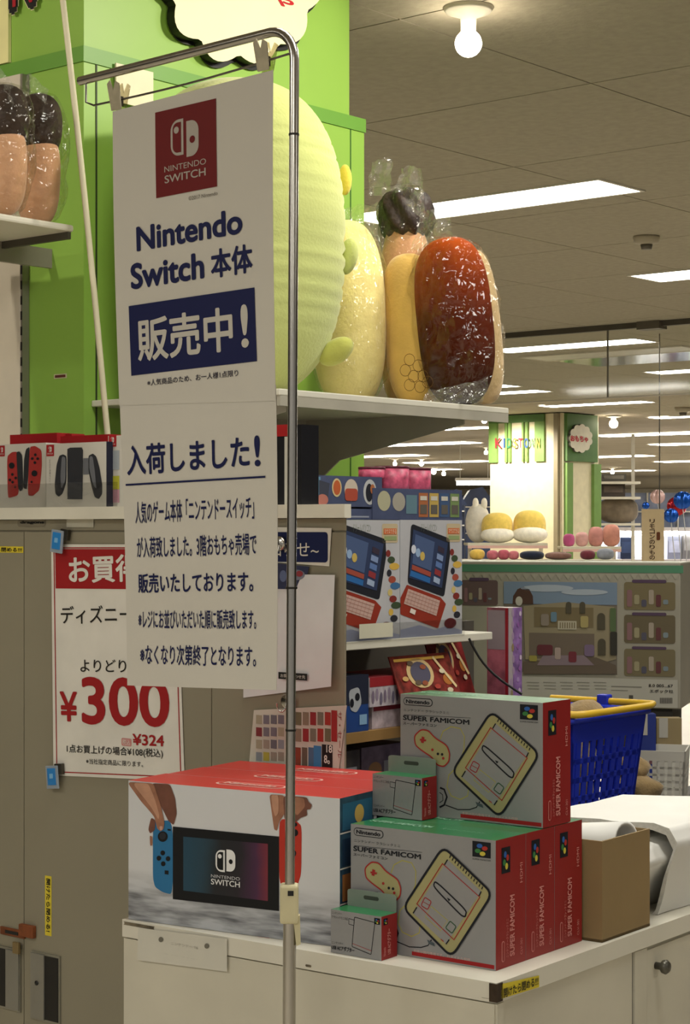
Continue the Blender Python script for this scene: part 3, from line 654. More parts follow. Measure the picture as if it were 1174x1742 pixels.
q.line(z2([(703, 224), (862, 356), (752, 540), (594, 398)]), 2.2, RDL, 4, True)
sl = rnd_poly(z2([(672, 296), (806, 415), (800, 442), (782, 436), (664, 322)]), 0.3); q.line(sl, 2.6, OUT, 4, True)
q.poly(z2([(722, 365), (738, 372), (730, 380)]), OUT, 4)
q.line(rnd_poly(z2([(628, 368), (656, 385), (640, 420), (612, 404)]), .2), 1.6, RDL, 4, True); q.line(z2([(622, 388), (648, 402)]), 1, RDL, 4)
q.line(rnd_poly(z2([(736, 462), (762, 484), (744, 514), (716, 492)]), .2), 1.8, ink('#33553b'), 4, True); q.line(z2([(655, 405), (725, 460), (695, 505), (630, 450)]), 1.4, YLW, 4, True)
q.line(z2([(725, 206), (712, 228)]), 2.2, OUT, 4); q.line(z2([(868, 332), (858, 352)]), 2.2, OUT, 4); q.line(z2([(578, 438), (594, 412)]), 2.2, OUT, 4); q.line(z2([(718, 560), (732, 540)]), 2.2, OUT, 4); q.line(z2([(696, 540), (708, 550)]), 1.6, RDL, 4)
for k in range(13):
    x = 738 + k * 11.4; y = 187 + k * 10.3; q.line(z2([(x, y), (x - 5, y + 12)]), 1.9, OUT, 4)
q.poly(z2([(638, 545), (668, 558), (672, 572), (645, 562)]), ink('#49545a'), 5)
q.build('console_drawing')
q = Print(fX, lift=0.0003); q.poly(z2([(571, 598), (922, 638), (922, 655), (571, 614)]), PRED, 1)
a = fX.px(*Z2(578, 612)); b = fX.px(*Z2(820, 630)); vs, fs = glyphs('本体は国内専用です。 21タイトル収録', 0.0)
q.raw([(a[0] + x * (b[0] - a[0]), 0.0072 + y * 0.0034, k) for x, y, k in vs], fs, ink('#d7b3ac'), 2); q.build('red_strip')
q = Print(Face(fb, (0, 0, 0), (0, 1, 0)), True, 0.0003); PK = ink('#d08a84')
emblem(q, 0.013, 0.149, 0.033, 0.117); cut(q, 'emblem'); q.text('SUPER FAMICOM', 0.032, 0.088, 0.043, 0.012, PK, 0.03, 1, 1); q.text('ニンテンドークラシックミニ', 0.024, 0.060, 0.029, 0.012, PK, 0.0, 1, 1)
q.rr(0.013, 0.034, 0.020, 0.008, 0.5, PK, 1); q.rr(0.0142, 0.0328, 0.0188, 0.0092, 0.5, FR, 2); cut(q, 'side_lettering'); q.text('HDMI', 0.056, 0.125, 0.062, 0.100, PK, 0, 1, 1); cut(q, 'side_lettering'); q.text('CLV-301', 0.057, 0.030, 0.062, 0.010, PK, 0, 1, 1); q.build('side_lettering')
q = Print(Face(fb, (0, 0, FH), (1, 0, 0), (0, 1, 0)), True, 0.0003); LG = ink('#8fbfa0')
q.text('SUPER FAMICOM', -0.215, 0.044, -0.120, 0.030, LG, 0.02, 1); q.text('スーパーファミコン', -0.105, 0.042, -0.04, 0.032, LG, 0, 1); q.build('top_lettering')
for k, lb in ((0, 'grey retro console box with outlined console drawing, front of the bottom row'), (1, 'grey and red retro console box, middle of the bottom row'), (2, 'grey and red retro console box, hindmost of the bottom row')):
    c = copy_tree(fb); c.location = f0 + CV * (FD * k); c['label'] = lb
# ---------------------------------------------------------------- small adapter boxes with hang tabs
UW, UD, UH = 0.080, 0.034, 0.0555
def adapter(loc, label):
    th = thing('adapter_box', label, 'box', loc, RC, 'small adapter boxes')
    MB().box(-UW, 0, 0, UD, 0.0003, UH, FGY, {'t': FG, 'r': FR, 'l': FR}).build('carton', th)
    tab = MB(); pts = rnd_poly([(-UW + 0.002, UH - 0.004), (-0.001, UH - 0.004), (-0.001, UH + 0.022), (-UW + 0.002, UH + 0.022)], 0.12, 3)
    tab.prism([(x, UD - 0.001, z) for x, z in pts], (0, 0.0008, 0), mat('#7d8a80', 0.35)); tb_ = tab.build('hang_tab', th)
    q = Print(Face(th, (0, UD - 0.001, 0)), True, 0.0003); q.rr(-0.052, UH + 0.016, -0.028, UH + 0.011, 0.5, ink('#40463f')); q.build('euro_slot', tb_)
    q = Print(Face(th, (0, 0, 0)), True, 0.0003)
    q.line(rnd_poly([(-0.042, 0.050), (-0.010, 0.047), (-0.016, 0.006), (-0.046, 0.012)], 0.04), 0.0009, OUT, 1, True); q.line([(-0.045, 0.016), (-0.015, 0.0105)], 0.0006, RDL); q.line([(-0.042, 0.046), (-0.051, 0.047), (-0.051, 0.040), (-0.043, 0.039)], 0.0008, OUT)
    q.build('adapter_drawing')
    q = Print(Face(th, (0, 0, 0)), True, 0.0003)
    q.text('USB ACアダプター', -0.078, 0.0105, -0.042, 0.0045, OUT, 0.02); q.text('ニンテンドー', -0.078, 0.0150, -0.060, 0.0120, OUT); cut(q, 'lettering'); q.text('ニンテンドー', -0.078, 0.053, -0.062, 0.050, OUT); q.text('クラシックミニ対応', -0.078, 0.048, -0.052, 0.0445, OUT)
    q.build('lettering')
    q = Print(Face(th, (0, 0, 0)), True, 0.0003); emblem(q, -0.011, 0.053, -0.002, 0.045); q.build('emblem')
    q = Print(Face(th, (0, 0, 0), (0, 1, 0)), True, 0.0003); emblem(q, 0.004, 0.052, 0.013, 0.044); cut(q, 'emblem'); q.text('USB ACアダプター', 0.012, 0.038, 0.020, 0.006, PK, 0.02, 1, 1); q.text('Nintendo', 0.004, 0.016, 0.009, 0.005, PK, 0, 1, 1); q.build('side_lettering')
    return th
a0 = P(649, 1635, 2.36); adapter((a0.x, a0.y, ZC), 'small grey adapter box with red side standing on the counter edge')
a1 = on_z(718, 1397, -(0.542 - FH)); adapter((a1.x, a1.y, ZC + FH + 0.0006), 'small grey adapter box with red side lying up on the bottom row of retro boxes')

# ---------------------------------------------------------------- cardboard box, paper roll and bags on the counter
c0 = on_z(1020, 1606, -0.542) + CV * 0.007; KR = mat('#8d7752', 0.75, var=0.06, scale=10, bump=0.05); KD = mat('#6b593c', 0.8)
cb = thing('cardboard_box', 'open brown cardboard box standing beside the retro console boxes', 'box', (c0.x, c0.y, ZC), RC)
W_, D_, H_ = 0.045, 0.132, 0.133; W_ = 0.10; t_ = 0.003
MB().box(-W_, 0, 0, D_, 0.0005, 0.004, KD).build('bottom', cb)
for nm, b in (('side', (-W_, 0, 0, t_)), ('side', (-W_, 0, D_ - t_, D_)), ('side', (-t_, 0, t_, D_ - t_)), ('side', (-W_, -W_ + t_, t_, D_ - t_))):
    MB().box(b[0], b[1], b[2], b[3], 0.0005, H_, KR).build(nm, cb)
PW = mat('#e0dfda', 0.6, var=0.02)
rl = MB(); seg = 22; vs = []; fs = []
Mr = Matrix.Translation(Vector((c0.x, c0.y, ZC)) + CU * -0.012 + CV * 0.088 + Vector((0, 0, 0.120))) @ Matrix.Rotation(RC, 4, 'Z') @ Matrix.Rotation(math.pi / 2 - 0.12, 4, 'Y')
for (r, z) in ((0.034, -0.082), (0.034, 0.0), (0.028, 0.0), (0.028, -0.078)):
    for k in range(seg): g = 2 * math.pi * k / seg; vs.append(Mr @ Vector((r * math.cos(g) * 0.8, r * math.sin(g), z)))
for i in range(3):
    for k in range(seg): k2 = (k + 1) % seg; fs.append((i * seg + k, i * seg + k2, (i + 1) * seg + k2, (i + 1) * seg + k))
rl.add(vs[:], fs, PW, True); rl.add(vs[-seg:], [tuple(range(seg))], DK)
o = rl.build('paper_roll'); tag(o, 'roll of glossy white paper sticking out of the cardboard box', 'paper roll')
def draped(name, label, x0, x1, y0, y1, h, th, dx):
    prof = [(x0, h * 0.94), ((x0 + x1) / 2, h), (x1 - 0.035, h), (x1 - 0.012, h - 0.006), (x1, h - 0.026), (x1 - dx * 0.4, h * 0.5), (x1 - dx, 0.0008)]
    sm = []
    for i in range(len(prof) - 1):
        for k in range(4):
            t = k / 4; sm.append((prof[i][0] * (1 - t) + prof[i + 1][0] * t, prof[i][1] * (1 - t) + prof[i + 1][1] * t))
    sm.append(prof[-1]); mb = MB(); NY = 14; vs = []; fs = []
    for j in range(NY + 1):
        y = y0 + (y1 - y0) * j / NY
        for k, (x, z) in enumerate(sm):
            wv = noise.noise(Vector((x * 18, y * 14, z * 9))) * 0.006
            vs.append((x + wv, y + 0.01 * noise.noise(Vector((z * 20, j * 0.0, 3))), max(z + wv * 0.7 * (z > 0.01), 0.0006)))
    n = len(sm)
    for j in range(NY):
        for k in range(n - 1): fs.append((j * n + k, j * n + k + 1, (j + 1) * n + k + 1, (j + 1) * n + k))
    mb.add(vs, fs, PW, True)
    inner = []
    for j in range(NY + 1):
        for k in range(n):
            v = vs[j * n + k]; inner.append((v[0] - th * (k / n), v[1], max(v[2] - th, 0.0003)))
    mb.add(inner, [tuple(reversed(f_)) for f_ in fs], PW, True)
    edge = [vs[k] for k in range(n)] + [inner[k] for k in range(n)]
    mb.add(edge, [(k, n + k, n + k + 1, k + 1) for k in range(n - 1)], mat('#bdbbb4', 0.6, var=0.1, scale=200))
    o = mb.build(name); o.location = (N0.x, N0.y, ZC); o.rotation_euler = (0, 0, RC); tag(o, label, 'paper')
draped('wrapping_sheet', 'thick white wrapping sheets draped and folded down over the counter edge', -0.24, -0.004, 0.47, 0.75, 0.128, 0.010, 0.028)
draped('wrapping_sheet', 'inner white sheet hanging in folds underneath the draped wrapping sheets', -0.20, -0.022, 0.405, 0.70, 0.104, 0.006, 0.05)

# ---------------------------------------------------------------- chrome banner stand
YP = 2.25
pt_ = P(501, 80, YP); pb_ = P(492, 1700, YP); dv = (pb_ - pt_); foot = pt_ + dv * ((pt_.z - 0.012) / (pt_.z - pb_.z)); foot.z = 0.012
st = thing('banner_stand', 'chrome telescopic pole stand with bent arm in front of the counter', 'stand', (foot.x, foot.y, 0), 0)
O_ = Vector((foot.x, foot.y, 0)); loc_ = lambda p: Vector(p) - O_
def on_pole(y): t = (y - 80) / (1700 - 80); return pt_ + dv * t
MB().lathe([(0.0, 0), (0.13, 0), (0.13, 0.006), (0.118, 0.012), (0.03, 0.016), (0.012, 0.03), (0.0, 0.03)], DARKCHROME, (0, 0, 0), 40).build('base', st)
MB().tube([loc_(foot), loc_(on_pole(1560))], 0.0078, CHROME, 16).build('lower_tube', st)
armend = P(136, 137, 2.25 + 0.378 * U.y * -1 + 0.0)
d_arm = -U; tp = on_pole(62); L = 0.378
bend = [loc_(on_pole(1545)), loc_(on_pole(600)), loc_(on_pole(100))]
c_ = on_pole(100); rB = (on_pole(46).z - c_.z)
for k in range(1, 8):
    g = math.pi / 2 * k / 7; bend.append(loc_(c_ + d_arm * (rB * (1 - math.cos(g))) + Vector((0, 0, rB * math.sin(g)))))
e_ = P(136, 138, 2.25 + L * 0.643); bend.append(loc_(e_))
MB().tube(bend, 0.0058, CHROME, 16).build('upper_tube_and_arm', st)
for y in (229, 1000, 1242):
    p = loc_(on_pole(y)); MB().tube([p + Vector((0, 0, 0.0012)), p - Vector((0, 0, 0.0012))], 0.0064 if y != 1000 else 0.0072, mat('#2d2b28', 0.4, 0.5), 16).build('joint_ring', st)
CLM = mat('#c8c09c', 0.45)
p = loc_(on_pole(1535)); MB().box(p.x - 0.0115, p.x + 0.0105, p.y - 0.012, p.y + 0.012, p.z - 0.024, p.z + 0.022, CLM).build('height_clamp', st, 0.003)
p2 = p + Vector((0.010, -0.006, -0.035)); MB().prism([(p2.x - 0.006, p2.y, p2.z + 0.02), (p2.x + 0.002, p2.y, p2.z + 0.02), (p2.x + 0.003, p2.y, p2.z - 0.014), (p2.x - 0.002, p2.y, p2.z - 0.016)], (0, 0.012, 0), CLM).build('clamp_lever', st)
MB().box(p.x - 0.002, p.x + 0.005, p.y - 0.0125, p.y - 0.0118, p.z + 0.010, p.z + 0.016, BLACK).build('clamp_slot', st)
# thin hanger wire under the arm
yw = lambda t: 2.25 + t * 0.643
wire_l = P(156, 180, yw(0.378 * (500 - 156) / (500 - 136))); wire_r = P(497, 90, 2.252)
top_l = e_ - d_arm * 0.012
pts = [loc_(top_l), loc_(Vector((top_l.x, top_l.y, wire_l.z + 0.006))), loc_(wire_l - d_arm * 0.004)]
for k in range(1, 9):
    t = k / 8; v = wire_l * (1 - t) + wire_r * t; v.z -= 0.004 * math.sin(math.pi * t); pts.append(loc_(v))
MB().tube(pts, 0.0014, DARKCHROME, 8).build('hanger_wire', st)

# ---------------------------------------------------------------- hanging banner
bw0 = wire_r.copy(); bdir = Vector((-d_arm.x, -d_arm.y, 0))      # banner's x runs towards the pole
BO = Vector((wire_r.x, wire_r.y, 0)) - Vector((0, 0, 0))
bn = thing('hanging_banner', 'long white paper banner with navy lettering and red square logo hanging from the stand', 'banner', BO, R40)
warp = lambda a, b: 0.0025 * math.sin(a * 9 + b * 2) + 0.0035 * math.sin(b * 7 + 1.0)
fB = tilted(bn, (0, 0, 0), 0.030, warp)
def bsheet(name, pts, off):
    q4 = [fB.px(x, y) for x, y in pts]; NX, NY = 14, 36; vs = []; fs = []
    for j in range(NY + 1):
        for i in range(NX + 1):
            u, v = i / NX, j / NY
            a = (1 - v) * ((1 - u) * q4[0][0] + u * q4[1][0]) + v * ((1 - u) * q4[3][0] + u * q4[2][0])
            b = (1 - v) * ((1 - u) * q4[0][1] + u * q4[1][1]) + v * ((1 - u) * q4[3][1] + u * q4[2][1]); vs.append(fB.pt(a, b, off))
    for j in range(NY):
        for i in range(NX): k = j * (NX + 1) + i; fs.append((k, k + NX + 1, k + NX + 2, k + 1))
    mb = MB(); m = mat('#d0ccc2', 0.75, var=0.02, scale=5, bump=0.10, bscale=9); mb.add(vs, fs, m, True); mb.add([v - fB.n * 0.0004 for v in vs], [tuple(reversed(f_)) for f_ in fs], m, True)
    return mb.build(name, bn)
bsheet('upper_sheet', [(197, 191), (465.5, 119), (468, 682), (205, 690)], 0.0008)
bsheet('lower_sheet', [(204.5, 668), (468, 655), (470.5, 1174), (216, 1166)], 0.0)
q = Print(fB, lift=0.0004); BR_ = ink('#6f1c1c'); q.rect(269.4, 193, 374, 318, BR_, 4); q.build('red_square')
q = Print(fB, lift=0.0004); BG = ink('#b3aca2'); switch_mark(q, 295.8, 207.5, 343.5, 264, BG, BR_, 5); q.text('NINTENDO', 286.3, 285.0, 355.8, 280.0, BG, 0, 5); q.text('SWITCH', 286.8, 300.5, 355.5, 299.5, BG, 0.012, 5); q.build('logo')
BN = ink('#171d4c'); LW = ink('#c9c5bb')
q = Print(fB, lift=0.0004); q.rect(224.8, 521.6, 438.4, 614.6, BN, 4); q.build('navy_field')
words(fB, lift=0.0004, lines=[('©2017 Nintendo', 326.6, 335.5, 375, 332.5, ink('#6d675e'), 0, 4), ('Nintendo', 238.6, 387.5, 416.6, 398, BN, 0.03, 4), ('Switch', 228.4, 450, 352.6, 474.5, BN, 0.03, 4), ('本体', 362.8, 426, 433.3, 464, BN, 0.026, 4),
    ('販売中', 238.6, 544, 400, 597, LW, 0.022, 5), ('!', 412, 519, 426, 591, LW, 0.02, 5), ('※人気商品のため、お一人様1点限り', 254, 646.5, 407, 640, ink('#3a3745'), 0.012, 4),
    ('入荷しました', 215.6, 757.7, 424, 795, BN, 0.022, 2), ('!', 431, 741, 442, 793, BN, 0.02, 2), ('人気のゲーム本体「ニンテンドースイッチ」', 229.3, 853.7, 431, 882.4, BN, 0.012), ('が入荷致しました。3階おもちゃ売場で', 231.6, 914, 435, 944, BN, 0.012),
    ('販売いたしております。', 234, 976, 430, 1007, BN, 0.018), ('※レジにお並びいただいた順に販売致します。', 234.5, 1037.5, 435.4, 1071, BN, 0.012), ('※なくなり次第終了となります。', 238, 1096, 436, 1135, BN, 0.012)])
q = Print(fB, lift=0.0005); q.line([(213.6 + 236.1 * t, 825 - 14 * t) for t in [k / 12 for k in range(13)]], 3.2, BN, 2); q.build('underline')
CLR = film('clip_plastic', 0.25, 0.0, (0.80, 0.77, 0.66), 0.3, 60); CLT = mat('#b3ab94', 0.3, var=0.1, scale=90)
for x, y, lb in ((203, 172, 'clear plastic clip holding the banner corner far from the pole'), (453, 104, 'clear plastic clip holding the banner corner next to the pole')):
    c = Face(bn, (0, 0, 0)).px(x, y); th = thing('banner_clip', lb, 'clip', BO, R40, 'clear plastic banner clips')
    for s in (-1, 1):
        MB().prism([(c[0] - 0.010, s * 0.003, c[1] - 0.012), (c[0] + 0.008, s * 0.003, c[1] - 0.012), (c[0] + 0.010, s * 0.009, c[1] + 0.020), (c[0] + 0.004, s * 0.010, c[1] + 0.024), (c[0] - 0.001, s * 0.008, c[1] + 0.012), (c[0] - 0.006, s * 0.010, c[1] + 0.026), (c[0] - 0.012, s * 0.009, c[1] + 0.022)], (0, 0.0018 * s, 0), CLT if s < 0 else CLR).build('jaw', th)
    MB().box(c[0] - 0.004, c[0] + 0.003, -0.0045, 0.0045, c[1] - 0.006, c[1] + 0.006, mat('#4a463c', 0.3, 0.7)).build('spring', th)
# ---------------------------------------------------------------- plush toys
def fz(h, var=0.10, sc=25): return mat(h, 0.95, var=var, scale=sc, bump=0.35, bscale=160, spec=0.1, sheen=0.3)
def bag(th, prof, sx, sy, M, c=(0, 0, 0), flap=None, amp=0.010, seed=0, grow=1.06):
    mb = MB()
    dsp = lambda v, g, z: Vector((math.cos(g), math.sin(g), 0)) * (amp * noise.noise(Vector((v.x * 22 + seed, v.y * 22, z * 22))) + 0.55 * amp * noise.noise(Vector((v.x * 75 + seed, v.y * 75, z * 75)))) + Vector((0, 0, 0))
    mb.lathe([(r * grow + 0.004, z) for r, z in prof], FILM, c, 44, sx, sy, M, dsp)
    mb.sm = [False] * len(mb.sm)      # crinkled: flat little facets
    return mb.build('clear_bag', th)
def flap(th, pts, nrm, m=None, n=8):
    # crumpled triangular or four-sided sheet of clear film
    q4 = [Vector(p) for p in pts]; vs = []; fs = []
    for j in range(n + 1):
        for i in range(n + 1):
            u, v = i / n, j / n; p = (q4[0] * (1 - u) + q4[1] * u) * (1 - v) + (q4[3] * (1 - u) + q4[2] * u) * v
            vs.append(p + Vector(nrm) * 0.016 * noise.noise(p * 55) + Vector((0, 0, 0.010)) * noise.noise(p * 70) * v)
    for j in range(n):
        for i in range(n): k = j * (n + 1) + i; fs.append((k, k + 1, k + n + 2, k + n + 1))
    return MB().add(vs, fs, m or FLAP, False).build('bag_flap', th)
# large pale green round plush on the shelf
gp_c = P(404, 405, 3.60); GP = fz('#c2ca7e', 0.04, 6)
gp = thing('round_plush', 'huge smooth pale green egg-shaped plush standing on the white shelf behind the banner', 'plush toy', (gp_c.x, gp_c.y, zs), R40)
hgt = P(400, 143, 3.62).z - zs
def ribs(v, g, z):
    k = math.sin(z * 210); w_ = max(0.0, k) ** 6 * (0.35 + 0.65 * noise.noise(Vector((g * 2, z * 20, 1))) ** 2)
    t = max(0, 1 - abs(z - 0.33) / 0.24); return -Vector((math.cos(g), math.sin(g), 0)) * 0.020 * w_ * t
prof = [(r, z) for r, z in egg(0.207, hgt, 130, 2.5)]
MB().lathe(prof, GP, (0, 0, 0), 64, 1.0, 1.0, None, ribs).build('body', gp)
def blob(th, name, c, r, m, sx=1, sy=1, rot=None, n=14, p=2.0):
    M = (rot or Matrix.Identity(4)); pr = [(a, z - r[1]) for a, z in egg(r[0], 2 * r[1], n, p)]
    return MB().lathe(pr, m, c, 24, sx, sy, M).build(name, th)
Gi = WM[gp.name].inverted(); gl = lambda px, py, Y: Gi @ P(px, py, Y)
blob(gp, 'fin', gl(592, 436, 3.64), (0.022, 0.036), GP, 1, 0.7, Matrix.Rotation(0.3, 4, 'Y'))
blob(gp, 'fin', gl(572, 598, 3.58), (0.040, 0.022), fz('#c2c465'), 1.0, 0.7, Matrix.Rotation(-0.5, 4, 'Y'))
blob(gp, 'yellow_knob', gl(587, 306, 3.66), (0.014, 0.030), fz('#d9c64e'), 1, 0.9)
# pale yellow bagged plush behind it
c = P(610, 660, 3.84); yp = thing('yellow_plush', 'pale yellow tall plush in a clear bag behind the green one', 'plush toy', (c.x, c.y, zs), R40)
hh = P(605, 372, 3.84).z - zs; M_ = Matrix.Rotation(-0.04, 4, 'Y')
pf = egg(0.078, hh, 24, 2.6); MB().lathe(pf, fz('#ecdc98', 0.08, 9), (-0.02, 0, 0), 32, 1.0, 1.0, M_).build('body', yp)
bag(yp, pf, 1.0, 1.0, M_, (-0.02, 0, 0), seed=3, grow=1.04)
flap(yp, [(-0.07, 0, hh - 0.03), (0.05, 0.0, hh - 0.05), (0.045, 0.01, hh + 0.03), (-0.06, 0.01, hh + 0.025)], (0.3, -1, 0))
# dark-topped peach plush at the back of the shelf
c = P(690, 680, 3.98); bp = thing('dark_topped_plush', 'peach plush with shaggy dark brown top in a clear bag behind the bread toys', 'plush toy', (c.x, c.y, zs), R40)
hb = P(690, 312, 3.98).z - zs; pf = egg(0.058, hb * 0.86, 20, 2.5)
MB().lathe(pf, fz('#c99a76'), (0, 0, 0), 28).build('body', bp)
capm = mat('#2a1d17', 0.6, var=0.4, scale=60, bump=0.9, bscale=60, spec=0.5)
shag = lambda v, g, z: Vector((math.cos(g), math.sin(g), 0)) * 0.007 * math.sin(g * 9 + z * 60)
MB().lathe([(a * 0.98, z) for a, z in egg(0.058, 0.115, 16, 2.4)], capm, (0.012, 0, hb - 0.125), 40, 1, 1, Matrix.Rotation(-0.2, 4, 'Y'), shag).build('brown_top', bp)
flap(bp, [(-0.075, -0.03, hb - 0.02), (-0.005, -0.03, hb - 0.03), (-0.015, -0.03, hb + 0.055), (-0.07, -0.03, hb + 0.05)], (0.3, -1, 0))
flap(bp, [(0.0, -0.04, hb - 0.04), (0.08, -0.04, hb - 0.09), (0.075, -0.04, hb + 0.02), (0.02, -0.04, hb + 0.025)], (0.3, -1, 0))
bag(bp, egg(0.055, hb, 20, 2.8), 1, 1, None, seed=9, grow=1.03)
# long bread-shaped plush toys
c = P(708, 680, 3.86); yb = thing('bread_plush', 'long yellow baked-bread plush leaning upright with small fruit print at its foot', 'plush toy', (c.x, c.y, zs), R40)
hy = P(700, 432, 3.86).z - zs; My = Matrix.Rotation(-0.10, 4, 'Y'); pf = egg(0.058, hy, 26, 2.9)
MB().lathe(pf, mat('#dcb35e', 0.9, var=0.3, scale=5, bump=0.3, bscale=150, sheen=0.3), (0.005, 0, 0.003), 32, 1.05, 0.95, My).build('body', yb)
FRU = ink('#6b4a20'); q = Print(Face(yb, (0.0, -0.062, 0)), lift=0.0006)
for x, y in ((697, 612), (712, 622), (690, 630), (704, 640), (720, 640), (697, 655), (715, 658), (728, 650)):
    pts = [(x + 9 * math.cos(g), y + 10 * math.sin(g)) for g in [2 * math.pi * k / 16 for k in range(16)]]; q.line(pts, 1.0, FRU, 1, True)
q.build('fruit_print')
c = P(789, 690, 3.80); hd = thing('brown_bread_plush', 'long shiny brown roll-shaped plush in crinkled clear wrap at the shelf end', 'plush toy', (c.x, c.y, zs), R40)
hr = P(760, 404, 3.80).z - zs; Mh = Matrix.Rotation(-0.13, 4, 'Y'); pf = egg(0.082, hr, 34, 2.9)
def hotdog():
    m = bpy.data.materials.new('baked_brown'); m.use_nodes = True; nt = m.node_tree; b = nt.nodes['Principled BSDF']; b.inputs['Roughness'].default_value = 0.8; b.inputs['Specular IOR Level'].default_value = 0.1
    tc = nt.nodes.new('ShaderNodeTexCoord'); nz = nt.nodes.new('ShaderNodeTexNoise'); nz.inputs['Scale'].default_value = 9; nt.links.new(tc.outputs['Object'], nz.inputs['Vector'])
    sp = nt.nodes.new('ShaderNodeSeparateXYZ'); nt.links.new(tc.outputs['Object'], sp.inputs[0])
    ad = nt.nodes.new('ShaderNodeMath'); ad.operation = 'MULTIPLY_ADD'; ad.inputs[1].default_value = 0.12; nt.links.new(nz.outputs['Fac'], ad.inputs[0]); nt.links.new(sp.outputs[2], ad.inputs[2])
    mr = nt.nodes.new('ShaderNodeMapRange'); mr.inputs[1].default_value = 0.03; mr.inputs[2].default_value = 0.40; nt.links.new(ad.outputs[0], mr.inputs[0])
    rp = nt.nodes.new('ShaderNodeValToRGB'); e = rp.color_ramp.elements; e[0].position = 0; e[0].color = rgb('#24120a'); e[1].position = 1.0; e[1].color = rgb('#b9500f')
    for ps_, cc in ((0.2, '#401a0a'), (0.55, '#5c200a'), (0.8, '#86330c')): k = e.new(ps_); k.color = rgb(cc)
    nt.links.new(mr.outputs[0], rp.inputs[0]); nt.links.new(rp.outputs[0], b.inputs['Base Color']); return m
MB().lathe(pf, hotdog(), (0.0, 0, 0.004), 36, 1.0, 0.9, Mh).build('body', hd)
MB().lathe([(a * 0.9, z) for a, z in egg(0.055, hr * 0.93, 24, 2.8)], fz('#d6b888'), (0.034, 0.034, 0.006), 28, 0.9, 0.9, Mh).build('pale_side', hd)
bag(hd, pf, 1.02, 0.95, Mh, (0.002, 0.0, 0.004), seed=21, grow=1.05, amp=0.012)
flap(hd, [(-0.11, -0.03, hr - 0.02), (0.0, -0.03, hr - 0.02), (-0.02, -0.03, hr + 0.06), (-0.085, -0.03, hr + 0.055)], (0.3, -1, 0))
flap(hd, [(-0.02, -0.11, 0.001), (0.09, -0.06, 0.001), (0.10, -0.05, 0.05), (-0.02, -0.09, 0.03)], (0.3, -1, 0))
# bagged peach plush with brown tops on the edge shelf
for k, (x, tp_, y, lb) in enumerate(((62, 165, 3.48, 'bagged peach plush with dark brown top standing free at the shelf corner'), (4, 150, 3.36, 'bagged peach plush with dark brown top cut off by the picture edge'))):
    zb = Rc.z; c = P(x, 350, y); th = thing('peach_plush', lb, 'plush toy', (c.x, c.y, zb), R40, 'bagged peach plush toys')
    hp = P(x, tp_, y).z - zb; Mt = Matrix.Rotation(0.06, 4, 'Y'); pf = egg(0.043, hp * 0.72, 22, 2.7)
    MB().lathe(pf, fz('#d0a07c', 0.08, 30), (0, 0, 0.002), 28, 1, 0.9, Mt).build('body', th)
    MB().lathe([(a, z) for a, z in egg(0.044, hp * 0.5, 16, 2.4)], mat('#33241a', 0.8, var=0.3, scale=40, bump=0.6, bscale=90), (0.004, 0, hp * 0.52), 28, 1, 0.95, Mt).build('brown_top', th)
    bag(th, egg(0.047, hp * 1.02, 24, 2.8), 1, 0.95, Mt, (0.002, 0, 0.001), seed=31 + k, amp=0.007)
    flap(th, [(-0.01, -0.02, hp - 0.01), (0.05, -0.02, hp - 0.05), (0.055, -0.02, hp + 0.0), (0.0, -0.02, hp + 0.04)], (0.3, -1, 0))
# white cord hanging down past the pillar
pts = [P(100 + 83 * t + 10 * math.sin(math.pi * t) * 0.3, -60 + 800 * t, 3.38 + 0.02 * t) for t in [k / 12 for k in range(13)]]
o = MB().tube(pts, 0.0055, mat('#cfc9ac', 0.6), 10).build('white_cable'); tag(o, 'slack white cable hanging down in front of the green pillar', 'cable')

# ---------------------------------------------------------------- accessory boxes on the cabinet board
def lbox(name, label, x0, x1, y1, ydep, dep, mats, group=None, cat='box', L=L0, zb=None):
    # a carton on the cabinet board: photo columns x0..x1, top row y1, set back ydep
    th0 = Face(lk, (0, ydep, 0)); a0 = th0.px(x0, 850)[0]; a1, b1 = th0.px(x1, y1); zb = zt if zb is None else zb
    loc = L0 + U * a1 + V * ydep + Vector((0, 0, zb)); th = thing(name, label, cat, loc, R40, group)
    W = a1 - a0; H = b1 - zb; MB().box(-W, 0, 0, dep, 0.0004, H, mats[0], mats[1]).build('carton', th)
    return th, W, H
SWR = mat('#a01d22', 0.4); CWH = mat('#c9c5bc', 0.45, var=0.02)
def red_badge(q, x0, y0, x1, y1):
    q.rect(x0, y0, x1, y1, SWR, 1); w_ = x1 - x0; h_ = y1 - y0; switch_mark(q, x0 + w_ * .28, y0 + h_ * .15, x1 - w_ * .28, y0 + h_ * .62, ink('#d8cfc8'), SWR, 2); q.text('SWITCH', x0 + w_ * .15, y0 + h_ * .72, x1 - w_ * .15, y0 + h_ * .86, ink('#d8cfc8'), 0, 2)
Z8 = lambda x, y: (x / 5.336, 720 + y / 5.336); z8 = lambda pts: [Z8(*p) for p in pts]
jc, W, H = lbox('controller_box', 'white accessory box printed with a pair of red controllers', -1, 78, 753, 0.035, 0.05, (CWH, {'t': SWR}), 'red and white game accessory boxes')
f = Face(jc, (0, 0, 0)); q = Print(f, lift=0.0005); red_badge(q, *Z8(-6, 205), *Z8(45, 300)); q.build('red_badge')
q = Print(f, lift=0.0005); q.poly(rnd_poly(z8([(66, 300), (110, 262), (160, 258), (172, 600), (165, 655), (80, 680), (72, 640)]), .25), ink('#a33330'), 1); q.poly(rnd_poly(z8([(270, 215), (320, 205), (380, 245), (382, 400), (360, 610), (300, 660), (252, 655)]), .25), ink('#a33330'), 1)
